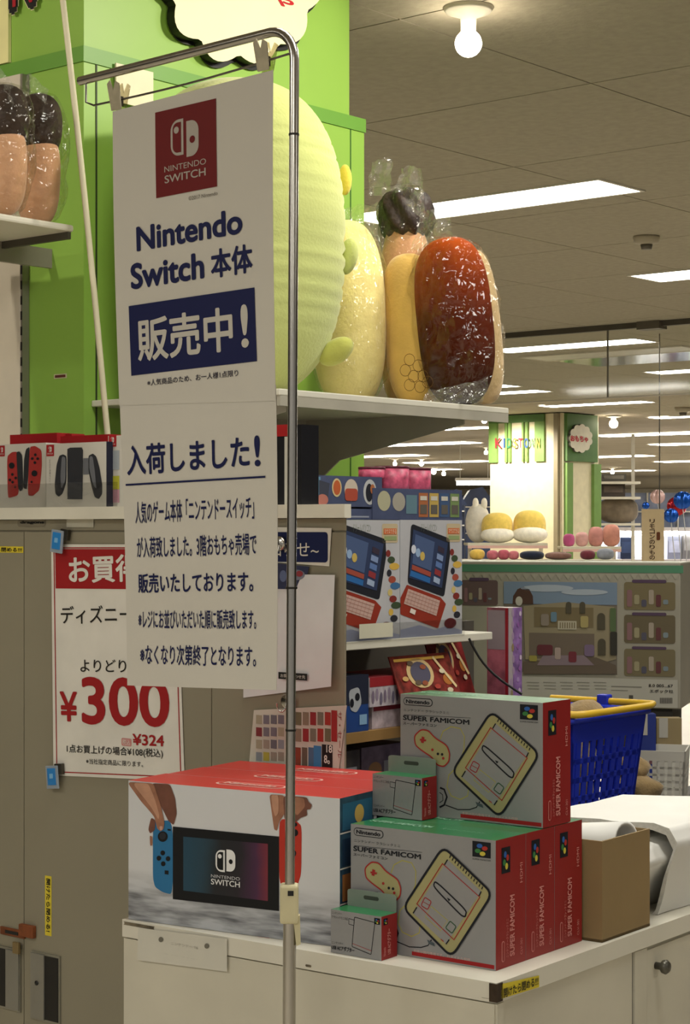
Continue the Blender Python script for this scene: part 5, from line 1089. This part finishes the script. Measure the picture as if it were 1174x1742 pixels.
# tan fluffy toys
TAN = fz('#8a7450', 0.25, 30)
def fluffy(name, label, c, r, sx, sy, hz, lumps):
    th = thing(name, label, 'plush toy', c, R40); dsp = lambda v, g, z: Vector((math.cos(g), math.sin(g), 0.3)) * 0.012 * noise.noise(Vector((v.x * 40, v.y * 40, z * 40)))
    MB().lathe(egg(r, hz, 16, 2.2), TAN, (0, 0, 0), 28, sx, sy, None, dsp).build('body', th)
    for (x, y, z, rr) in lumps: MB().lathe(egg(rr, rr * 2, 10), TAN, (x, y, z), 16, 1, 1, None, dsp).build('limb', th)
    return th
c = bc_; fluffy('tan_plush', 'tan fluffy plush heaped inside the blue basket', (c.x, c.y, ZR + 0.007), 0.085, 1.0, 0.9, hbk + 0.012, [(0.05, 0.04, hbk - 0.075, 0.045), (-0.06, 0.03, hbk - 0.08, 0.045)])
c = P(1078, 1392, 3.66); fluffy('beige_plush', 'beige fluffy plush squeezed between the blue and white baskets', (c.x, c.y, ZR), 0.045, 1.2, 1.0, 0.085, [(-0.01, 0.01, 0.055, 0.032)])
c = P(1118, 1380, 3.86); wb = basket('white_basket', 'white perforated plastic basket standing under the dollhouse box', (c.x, c.y, ZR), 0.125, 0.125, 0.112, mat('#c2bfb5', 0.5), 8, 8, 6, R40 + 0.45, 0.92)
for x0, x1, y0, y1, Y_, hx_, lb in ((1090, 1116, 1215, 1293, 3.90, '#1f2f78', 'narrow dark blue box standing in the white basket'), (1117, 1160, 1222, 1275, 3.92, '#8a7a58', 'tan carton standing in the white basket'),):
    a = P(x0, y1, Y_); b = P(x1, y0, Y_); mb = MB().box(0, b.x - a.x, 0, 0.035, 0.0, b.z - (ZR + 0.006), mat(hx_, 0.5, var=0.12)); th = thing('small_carton', lb, 'box', (a.x, a.y, ZR + 0.006), 0, 'cartons in the white basket'); mb.build('carton', th); q = Print(Face(th, (0, 0, 0)), True, 0.0006); w_ = b.x - a.x; h_ = b.z - ZR; q.rect(w_ * 0.1, h_ * 0.97, w_ * 0.45, h_ * 0.72, ink('#a8a49a')); q.rect(w_ * 0.0, h_ * 0.45, w_, h_ * 0.38, ink('#6d4a52')); q.build('print')
# ---------------------------------------------------------------- ceiling fixtures in view
FRM = mat('#cfcabd', 0.5)
def troffer(label, px, py, end, L=1.25, Wd=0.30, group=None, z=0.0):
    # end: 'r' when the pixel marks the outer end, 'l' for the other one
    p = on_ceil(px, py); o = p - U * L / 2 if end == 'r' else p + U * L / 2
    th = thing('ceiling_light', label, 'ceiling light', (o.x, o.y, CEIL), R40, group)
    fr = MB(); t = 0.015
    fr.box(-L / 2 - t, L / 2 + t, -Wd / 2 - t, -Wd / 2, -0.006, 0, FRM); fr.box(-L / 2 - t, L / 2 + t, Wd / 2, Wd / 2 + t, -0.006, 0, FRM)
    fr.box(-L / 2 - t, -L / 2, -Wd / 2, Wd / 2, -0.006, 0, FRM); fr.box(L / 2, L / 2 + t, -Wd / 2, Wd / 2, -0.006, 0, FRM)
    fr.build('frame', th); MB().box(-L / 2, L / 2, -Wd / 2, Wd / 2, -0.004, -0.001, TUBE_M).build('diffuser', th)
    return th
troffer('broad white fluorescent ceiling panel just above the bagged bread toys', 1054, 314, 'r')
troffer('fluorescent ceiling panel running out of the picture under the smoke detector', 1099, 473, 'l')
troffer('fluorescent ceiling panel seen directly through the top of the glass barrier', 1098, 578, 'r')
GL = 'thin bright line of a distant ceiling light near the far end of the hall'; GG = 'ceiling lights beyond the glass barrier'
LBL = {634: 'ceiling light cut off by the picture edge, first below the glass barrier rail', 682.5: 'ceiling light directly above the far column sign', 711: 'ceiling light at the picture edge level with the column top', 655: 'stub of a ceiling light showing past the brown roll plush', 664: 'ceiling light mostly hidden behind the plush shelf end', 727: 'short ceiling light between the shelf end and the far column', 742: 'ceiling light level with the cloud sign beside the far column', 752.5: 'ceiling light just under the shelf end, above the pink canisters', 774: 'ceiling light directly above the pink canisters beside the pillar'}
for px, py, e in ((1111, 634, 'l'), (1103, 682.5, 'r'), (1112, 711, 'l'), (1020, 742, 'l'), (835, 727, 'r'), (805, 752.5, 'r'), (1104, 775, 'r'), (717, 774, 'r'), (830, 784, 'r'), (776, 798, 'r'), (1108, 800, 'r'), (1116, 757, 'l'), (1122, 786, 'l'), (871, 655, 'r'), (925, 664, 'r')):
    troffer(LBL.get(py, GL), px, py, e, 1.25 if py < 700 else 1.9, 0.28 if py < 740 else 0.5, GG)
def bulb(px, py, d_px, label, group=None):
    zr = 1.30 - 0.09; Y = zr * F / (HZ - py); p = P(px, py, Y); r = max(0.03, d_px * Y / F / 2)
    th = thing('spot_bulb', label, 'bulb', (p.x, p.y, p.z), 0, group)
    MB().lathe([(a, z - r) for a, z in egg(r, 2 * r, 14)], BULB_M, (0, 0, 0), 20).build('bulb', th)
    h = CEIL - p.z
    MB().lathe([(r * 0.55, r * 0.75), (r * 0.6, h * 0.6 + r * .3), (r * 1.7, h - 0.012), (r * 1.9, h - 0.001), (0, h - 0.001)], FRM, (0, 0, 0), 24).build('holder', th)
    return th
bulb(797, 74, 46, 'bright round spot bulb alone on the near ceiling')
for x, y, d in ((1044, 721, 15), (664, 749, 12), (1042, 803, 7), (738, 803, 8), (717, 789, 8), (672, 789, 7), (755, 806, 7), (827, 770, 7), (824, 716, 9)): bulb(x, y, d, {721: 'round bulb glowing next to the far cloud sign', 749: 'round bulb glowing just under the plush shelf, above the pink canisters', 716: 'round bulb peeking out under the plush shelf corner', 770: 'tiny bulb close to the far column edge'}.get(y, 'small round bulb glowing on the far ceiling'), 'far round bulbs')
def detector(px, py, r, label):
    p = on_ceil(px, py); th = thing('smoke_detector', label, 'smoke detector', (p.x, p.y, CEIL), 0)
    MB().lathe([(0, -0.055 * r), (0.022 * r, -0.055 * r), (0.026 * r, -0.035 * r)], mat('#5c564b', 0.5), (0, 0, 0), 24).build('sensor', th)
    MB().lathe([(0.026 * r, -0.035 * r), (0.050 * r, -0.028 * r), (0.056 * r, -0.010 * r), (0.056 * r, 0)], mat('#a39a88', 0.5), (0, 0, 0), 28).build('base', th)
detector(1100, 402, 1.05, 'round smoke detector between the two biggest ceiling panels'); detector(1162, 693, 1.6, 'smoke detector on the distant ceiling at the picture edge')
# slats and polished plate added to stand for reflections in the glass barrier
p = on_ceil(1040, 600); vt = thing('glass_reflection', 'slatted strip and polished plate standing in for reflections in the glass barrier', 'reflection', (p.x, p.y, CEIL), R40)
VL, VW = 1.35, 0.34
for k in range(9): MB().box(-VL / 2, VL / 2, -VW / 2 + k * VW / 9, -VW / 2 + k * VW / 9 + 0.022, -0.010, -0.001, mat('#d9d6cc', 0.35)).build('reflection_slat', vt)
for x in (-VL / 2 - 0.02, VL / 2): MB().box(x, x + 0.02, -VW / 2 - 0.02, VW / 2 + 0.02, -0.012, 0, FRM).build('frame', vt)
for y in (-VW / 2 - 0.02, VW / 2): MB().box(-VL / 2, VL / 2, y, y + 0.02, -0.012, 0, FRM).build('frame', vt)
MB().box(-VL / 2, VL / 2, VW / 2 + 0.06, VW / 2 + 0.72, -0.006, 0, mat('#8f948a', 0.12, 0.9, 0.02)).build('reflection_plate', vt)
# hanging glass smoke barrier
g0 = on_ceil(1010, 555); gb_ = thing('glass_barrier', 'hanging clear glass smoke barrier below a dark ceiling rail', 'glass barrier', (g0.x, g0.y, 0), R40)
MB().box(-5.0, 5.0, -0.02, 0.02, CEIL - 0.035, CEIL - 0.0005, mat('#4d483f', 0.5)).build('ceiling_rail', gb_)
fg = Face(gb_, (0, 0, 0)); xs_ = fg.px(1034, 600)[0]; GD = 0.46
cuts = [xs_ - 3.4, xs_ - 1.7, xs_, xs_ + 1.7, xs_ + 3.4]
for a, b in zip(cuts[:-1], cuts[1:]):
    MB().box(a + 0.004, b - 0.004, -0.004, 0.004, CEIL - GD, CEIL - 0.035, GLASS).build('glass_pane', gb_)
    MB().box(b - 0.004, b + 0.004, -0.005, 0.005, CEIL - GD, CEIL - 0.035, mat('#6b665a', 0.4)).build('pane_joint', gb_)
MB().box(cuts[0], cuts[-1], -0.006, 0.006, CEIL - GD - 0.008, CEIL - GD, mat('#b0aa9a', 0.3)).build('bottom_edge', gb_)
a, b1 = fg.px(1090, 546); MB().box(a, a + 0.16, -0.05, 0.05, CEIL - 0.05, CEIL - 0.001, mat('#5d574c', 0.5)).build('rail_bracket', gb_)

# ---------------------------------------------------------------- far column clad in cream and green
YC = 21.0; cc = P(958, 800, YC); col = thing('far_column', 'distant square column clad in cream and green panels with a shop area sign', 'column', (cc.x, cc.y, 0), R40, kind='structure')
CRE = mat('#d8cfae', 0.6); GRN = mat('#6d8f4a', 0.6); GRD = mat('#4c7038', 0.6)
fc = Face(col, (0, 0, 0)); fs_ = Face(col, (0, 0, 0), (0, 1, 0)); wl_ = -fc.px(834, 800)[0]; wr = fs_.px(1018, 800)[0]
MB().box(-wl_, 0, 0, wr, 0, CEIL - 0.002, CRE).build('core', col)
def panel(face_, name, x0, y0, x1, y1, m, th_=0.03):
    a0, b1 = face_.px(x0, y0); a1, b0 = face_.px(x1, y1); mb = MB()
    if face_ is fc: mb.box(a0, a1, -th_, 0, b0, b1, m)
    else: mb.box(0, th_, a0, a1, b0, b1, m)
    return mb.build(name, col)
a0, bt = fc.px(834, 706); zb_ = fc.px(900, 782)[1]
def zpan(name, face_, x0, x1, z0, z1, m, th_=0.03):
    a0 = face_.px(x0, 800)[0]; a1 = face_.px(x1, 800)[0]; mb = MB()
    mb.box(a0, a1, -th_, 0, z0, z1, m) if face_ is fc else mb.box(0, th_, a0, a1, z0, z1, m); return mb.build(name, col)
zq = EYE + (900 - 784) * YC / F
for x0, x1, m in ((834, 848, GRN), (861, 865, GRN), (867, 871, GRN), (890, 893, GRN), (896, 900, GRN), (912, 928, GRN)): zpan('green_stripe', fc, x0, x1, zq, CEIL - 0.004, m)
zpan('green_band', fc, 834, 928, CEIL - 0.09, CEIL - 0.005, GRD, 0.034); zpan('grey_post', fc, 946, 953, 0.0, CEIL - 0.005, mat('#8a7f66', 0.5), 0.05)
zpan('green_panel', fs_, 960, 1012, zq, CEIL - 0.006, GRD, 0.04); zpan('green_panel', fs_, 960, 970, 0, zq - 0.02, GRN, 0.04); zpan('green_panel', fs_, 1006, 1018, 0, zq - 0.02, GRN, 0.04)
q = Print(Face(col, (0, -0.036, 0)), lift=0.008)
for ch, x0, x1, cl_ in (('K', 843, 854, '#a02a34'), ('I', 857, 859.5, '#2f4a8a'), ('D', 863, 870, '#2f6a4a'), ('S', 873, 879.5, '#c2a83a'), ('T', 882.5, 890, '#a02a34'), ('O', 892.5, 899.5, '#2f4a8a'), ('W', 902, 910, '#3f6f3a'), ('N', 913, 919, '#b39a3a')):
    q.text(ch, x0, 745.5, x1, 762, ink(cl_), 0.02, 1)
q.build('lettering')
csn = thing('far_cloud_sign', 'small cream cloud-shaped toy sign with red lettering on the far column', 'sign', (cc.x, cc.y, 0), R40); fcs = Face(csn, (0.045, 0, 0), (0, 1, 0))
MB().prism([(0.042, a, b) for a, b in [fcs.px(x, y) for x, y in cloud(985, 746, 18, 22, 11, 0.12)]], (0.03, 0, 0), mat('#d9d3bf', 0.5), mat('#4d4a40')).build('cloud_board', csn)
q = Print(Face(csn, (0.073, 0, 0), (0, 1, 0)), lift=0.006); q.text('おもちゃ', 970, 740, 1000, 753, RED, 0.05, 1); q.build('lettering')
lpos = cc - U * wl_ * 0.6 - V * 0.9
spot_lamp('spot_lamp', (lpos.x, lpos.y, CEIL - 0.06), P(880, 870, YC + 0.3), 170, 105)  # unseen spot, added to brighten the column's striped face and the plush

# ---------------------------------------------------------------- far displays: shelves, plush, racks
def fshelf(name, label, x0, x1, y, Y, dep, m, thk=4, legs=True):
    a = P(x0, y, Y); b = P(x1, y + thk, Y); th = thing(name, label, 'shelf', (a.x, a.y, 0), 0)
    MB().box(0, b.x - a.x, 0, dep, b.z, a.z, m).build('shelf_board', th)
    MB().box(0, b.x - a.x, 0, 0.005, b.z - 0.03, b.z, mat('#d9b0a4', 0.5)).build('front_lip', th)
    for x in (0.02, b.x - a.x - 0.06): MB().box(x, x + 0.04, dep * 0.4, dep * 0.4 + 0.04, 0, b.z, FRM).build('leg', th)
    return a.z
z_a = fshelf('display_shelf', 'distant white shelf with yellow plush toys in front of the far column', 796, 932, 924, 19.6, 0.7, mat('#d0c9b4', 0.5))
z_b = fshelf('display_shelf', 'distant white shelf with pink bags beside the green column edge', 958, 1057, 930, 19.45, 0.6, mat('#d0c9b4', 0.5))
z_c = fshelf('display_shelf', 'low distant shelf with dark hats and pink pouches', 790, 1060, 953, 18.5, 0.8, mat('#b9b2a0', 0.5))
def fblob(name, label, cat, x, yt, Y, zb, w_px, m, sy=0.8, p=2.2, grp=None, extra=None):
    c = P(x, yt, Y); h = c.z - zb; r = w_px * Y / F / 2; th = thing(name, label, cat, (c.x, c.y, zb), 0, grp)
    MB().lathe(egg(r, h, 14, p), m, (0, 0, 0), 24, 1, sy).build('body', th)
    if extra:
        for nm, dx, dz, rr, hh, mm_ in extra: MB().lathe(egg(rr * r, hh * h, 10, 2.2), mm_, (dx * r, -0.3 * r * sy, dz * h), 18, 1, 0.9).build(nm, th)
    return th
YG = fz('#eacb66'); WG = fz('#efe9d8')
fblob('yellow_plush', 'round yellow plush on a white base, nearer the white plush', 'plush toy', 846, 872, 19.9, z_a, 54, YG, 0.8, 2.6, None, [('white_base', 0, 0.0, 1.08, 0.52, WG)])
fblob('yellow_plush', 'round yellow plush on a white base, nearer the green column edge', 'plush toy', 901, 868, 19.9, z_a, 56, YG, 0.8, 2.6, None, [('white_base', 0, 0.0, 1.08, 0.52, WG)])
fblob('white_plush', 'big plain white eared plush at the far shelf end', 'plush toy', 813, 857, 20.05, z_a, 42, fz('#d6d0c2'), 0.8, 2.2, None, [('ear', -0.2, 0.85, 0.25, 0.3, WG), ('ear', 0.5, 0.85, 0.25, 0.3, WG)])
for k, (x, w_, hx_, lb) in enumerate(((968, 20, '#b0507c', 'magenta plush bag at the column end of the pink shelf'), (990, 22, '#c99a94', 'cream pink plush bag second along the pink shelf'), (1014, 26, '#b98078', 'dusty pink plush bag third along the pink shelf'), (1040, 30, '#bd8272', 'salmon pink plush bag at the outer end of the pink shelf'))):
    fblob('plush_bag', lb, 'bag', x, 908 - [0, 3, 12, 16][k], 19.7, z_b, w_, fz(hx_, 0.2, 12), 0.7, 2.8, 'pink plush bags')
for x, w_, yt, hx_, lb in ((812, 26, 934, '#c9a850', 'yellow plush lump on the low far shelf'), (838, 20, 936, '#b0606a', 'first pink pouch on the low far shelf'), (857, 20, 935, '#a8525e', 'second pink pouch on the low far shelf'), (874, 18, 937, '#b86a70', 'third pink pouch on the low far shelf'), (905, 42, 937, '#1d2436', 'dark navy cap on the low far shelf'), (950, 46, 939, '#7a5a50', 'brown domed hat on the low far shelf'), (1000, 26, 936, '#6a2f3a', 'wine red pouch on the low far shelf'), (1030, 30, 933, '#8a8f9a', 'silvery bag on the low far shelf')):
    fblob('small_pouch', lb, 'pouch', x, yt, 18.9, z_c, w_, fz(hx_, 0.15), 0.8, 2.6)
# racks beyond the column
def rack(label, x0, x1, ys, Y, m, boxes):
    a = P(x0, ys[0], Y); b = P(x1, ys[-1], Y); th = thing('goods_rack', label, 'rack', (a.x, a.y, 0), 0); Wd = b.x - a.x
    for y in ys: z = P(x0, y, Y).z; MB().box(0, Wd, 0, 0.5, z - 0.03, z, m).build('shelf_board', th)
    for x in (0, Wd - 0.04): MB().box(x, x + 0.04, 0.46, 0.5, 0, P(x0, ys[0], Y).z + 0.6, m).build('post', th)
    return th
rack('distant white rack with dim cartons and grey fluffy goods past the column', 1022, 1090, (819, 845, 890), 23.0, FRM, None)
def fbox(name, label, x0, x1, yt, yb, Y, hx_, dep=0.3, grp=None, emit=0.0, var=0.2):
    a = P(x0, yb, Y); b = P(x1, yt, Y); th = thing(name, label, 'box', (a.x, a.y, a.z), 0, grp); w_ = b.x - a.x; h_ = b.z - a.z
    MB().box(0, w_, 0.02, dep, 0.0005, h_, mat(hx_, 0.5, var=var, scale=4)).build('carton', th)
    MB().box(w_ * 0.1, w_ * 0.9, 0.012, 0.02, h_ * 0.3, h_ * 0.8, mat('#%02x%02x%02x' % tuple(min(255, int(int(hx_[i:i + 2], 16) * 1.25 + 14)) for i in (1, 3, 5)), 0.5, var=0.3, scale=6)).build('label_panel', th)
    return th
fbox('dim_carton', 'dark brown carton on the middle board of the far rack', 1024, 1064, 822, 844.6, 23.1, '#3a3028')
fbox('dim_carton', 'dark grey carton on the top board of the far rack', 1024, 1066, 806, 818.6, 23.1, '#57524a')
fblob('grey_plush', 'large grey brown fluffy heap on the lowest board of the far rack', 'plush toy', 1052, 847, 23.2, P(1052, 890, 23.0).z, 68, fz('#75695a', 0.4, 6), 0.5, 2.8)
BF = mat('#1b4fa8', 0.12, 0.6, 0.1); RF_ = mat('#a8242c', 0.12, 0.6, 0.1)
ct2 = thing('bright_showcase', 'long white lit showcase counter beyond the column', 'showcase', P(1020, 960, 25.0) * 1.0, 0)
ct2.location.z = 0; zc = P(1020, 897, 25.0).z
MB().box(0, 3.2, 0, 0.7, 0, zc - 0.425, mat('#d8d2d6', 0.4)).build('base', ct2); MB().box(0, 3.2, 0, 0.7, zc - 0.05, zc, mat('#e2dde2', 0.4)).build('top', ct2); MB().box(0.02, 3.18, 0.62, 0.68, zc - 0.425, zc - 0.05, mat('#e2dfe8', 0.4)).build('back', ct2)
MB().tube([(0.1, 0.15, zc - 0.075), (3.1, 0.15, zc - 0.075)], 0.02, TUBE_M, 10).build('light_tube', ct2)
MB().tube([(0.1, 0.45, zc - 0.075), (3.1, 0.45, zc - 0.075)], 0.035, TUBE_M, 10).build('light_tube', ct2); MB().box(0.02, 3.18, 0.60, 0.62, zc - 0.40, zc - 0.10, glow('glowing_panel', (0.9, 0.93, 1.0), 1.6)).build('glowing_back_panel', ct2)  # back panel glows by itself, added with the second tube for brightness
for k, (x0, x1, yt, yb, hx_, lb) in enumerate(((1056, 1075, 914, 952, '#22304f', 'navy rounded bag box inside the lit showcase'), (1136, 1160, 912, 950, '#8d93a8', 'pale blue carton inside the lit showcase'), (1161, 1190, 900, 950, '#77777a', 'grey carton at the picture edge before the lit showcase'))): fbox('showcase_box', lb, x0, x1, yt, 952, 25.15, hx_)
def foil(label, x, y, d, m, Y=23.5):
    c = P(x, y, Y); r = d * Y / F / 2; th = thing('foil_balloon', label, 'balloon', (c.x, c.y, c.z), 0, 'foil balloons')
    dsp = lambda v, g, z: Vector((math.cos(g), math.sin(g), 0)) * r * 0.10 * math.sin(g * 7)
    MB().lathe([(a, z - r) for a, z in egg(r, 2 * r, 14)], m, (0, 0, 0), 42, 1, 0.6, None, dsp).build('balloon', th)
    MB().tube([(0, 0, -r), (0.05, 0, -r - 0.5), (0.0, 0.03, 0.03 - c.z)], 0.006, mat('#a8a8a8'), 6).build('string', th)
foil('large shiny blue foil balloon at the picture edge', 1162, 851, 30, BF); foil('shiny red foil balloon tucked behind the large blue one', 1152, 861, 32, RF_, 23.9); foil('blue foil balloon lower down beside the hanging tag', 1142, 877, 24, BF, 23.3); foil('slim blue foil balloon next to the hanging tag top', 1099, 860, 12, BF, 23.6)
foil('pale pink foil balloon above the hanging tag', 1119, 845, 24, mat('#c9a8a4', 0.2, 0.2), 23.8)
# hanging tag sign on a wire
hs0 = P(1092, 956, 12.5); hs1 = P(1130, 866, 12.5); ht = thing('hanging_tag_sign', 'tall tan card sign with vertical lettering hanging on a wire', 'sign', (hs0.x, hs0.y, 0), 0); w_ = hs1.x - hs0.x
MB().box(0, w_, 0, 0.012, hs0.z, hs1.z, mat('#d2bd98', 0.7)).build('card', ht)
q = Print(Face(ht, (0, 0, 0)), lift=0.003)
for k, ch in enumerate('リモコンのりもの'): q.text(ch, 1105, 883 + k * 8.8, 1114, 890.5 + k * 8.8, ink('#4a3328'), 0.02, 1)
q.rr(1117, 905, 1123, 919, 0.3, ink('#6a3a20'), 1); q.build('lettering')
MB().tube([(w_ * 0.80, 0.006, hs1.z), (w_ * 0.80, 0.006, CEIL - 0.001)], 0.004, DARKCHROME, 6).build('wire', ht)
# dark navy clothing stands beyond the pink canisters
wl2 = [(620, 672, 822, 905, 30.0, '#2a3350', 'dark navy goods stand behind the pink canisters'), (676, 745, 826, 905, 31.0, '#3a4666', 'blue grey goods stand with white trim behind the toy boxes'), (748, 790, 832, 905, 29.0, '#1e2740', 'deep navy goods stand beside the white plush'), (792, 834, 828, 905, 31.5, '#34405f', 'blue goods stand just behind the white plush')]
for x0, x1, yt, yb, Y_, hx_, lb in wl2:
    a = P(x0, yb, Y_); b = P(x1, yt, Y_); th = thing('goods_stand', lb, 'display stand', (a.x, a.y, 0), 0); w_ = b.x - a.x
    MB().box(0, w_, 0, 0.6, 0, b.z - 0.25, mat(hx_, 0.5, var=0.5, scale=2.0)).build('stand_body', th)
    MB().prism([(-0.05, 0.0, b.z - 0.25), (w_ + 0.05, 0.0, b.z - 0.25), (w_ * 0.7, 0, b.z), (w_ * 0.2, 0, b.z - 0.05)], (0, 0.6, 0), mat(hx_, 0.4, var=0.4, scale=3)).build('canopy', th)
    for k in range(3): z = b.z - 0.35 - 0.22 * k; MB().box(0, w_, -0.03, 0.0, z, z + 0.02, FRM).build('rail', th)
lp = thing('long_ceiling_light', 'long bright tube light low above the navy stands', 'ceiling light', P(806, 818, 27.0), 0)
MB().box(-0.24, 0.24, -0.1, 0.1, -0.06, 0.0, TUBE_M).build('diffuser', lp); MB().box(-0.26, 0.26, -0.12, 0.12, 0.0, 0.04, FRM).build('housing', lp)
hz_ = CEIL - P(806, 818, 27.0).z
for x in (-0.2, 0.2): MB().box(x, x + 0.01, -0.005, 0.005, 0.04, hz_, FRM).build('hanger', lp)
# far end: pale goods wall on both sides so that the aisle closes
for k, (x0, x1, yt, Y_, hx_, lb) in enumerate(((560, 850, 842, 46.0, '#5d6680', 'long blue grey goods wall at the far end behind the stands'), (1000, 1260, 838, 46.0, '#8088a0', 'long pale blue goods wall at the far end behind the showcase'))):
    a = P(x0, 940, Y_); b = P(x1, yt, Y_); th = thing('goods_wall', lb, 'display wall', (a.x, a.y, 0), 0); w_ = b.x - a.x
    MB().box(0, w_, 0.25, 0.6, 0, b.z, mat(hx_, 0.6, var=0.5, scale=1.2)).build('back_board', th)
    for j in range(4): z = 0.6 + j * 0.42; MB().box(0, w_, 0, 0.25, z, z + 0.03, FRM).build('shelf_board', th)
    for j in range(6): MB().box(w_ * j / 5 - 0.02, w_ * j / 5 + 0.02, 0.2, 0.25, 0, b.z, FRM).build('post', th)
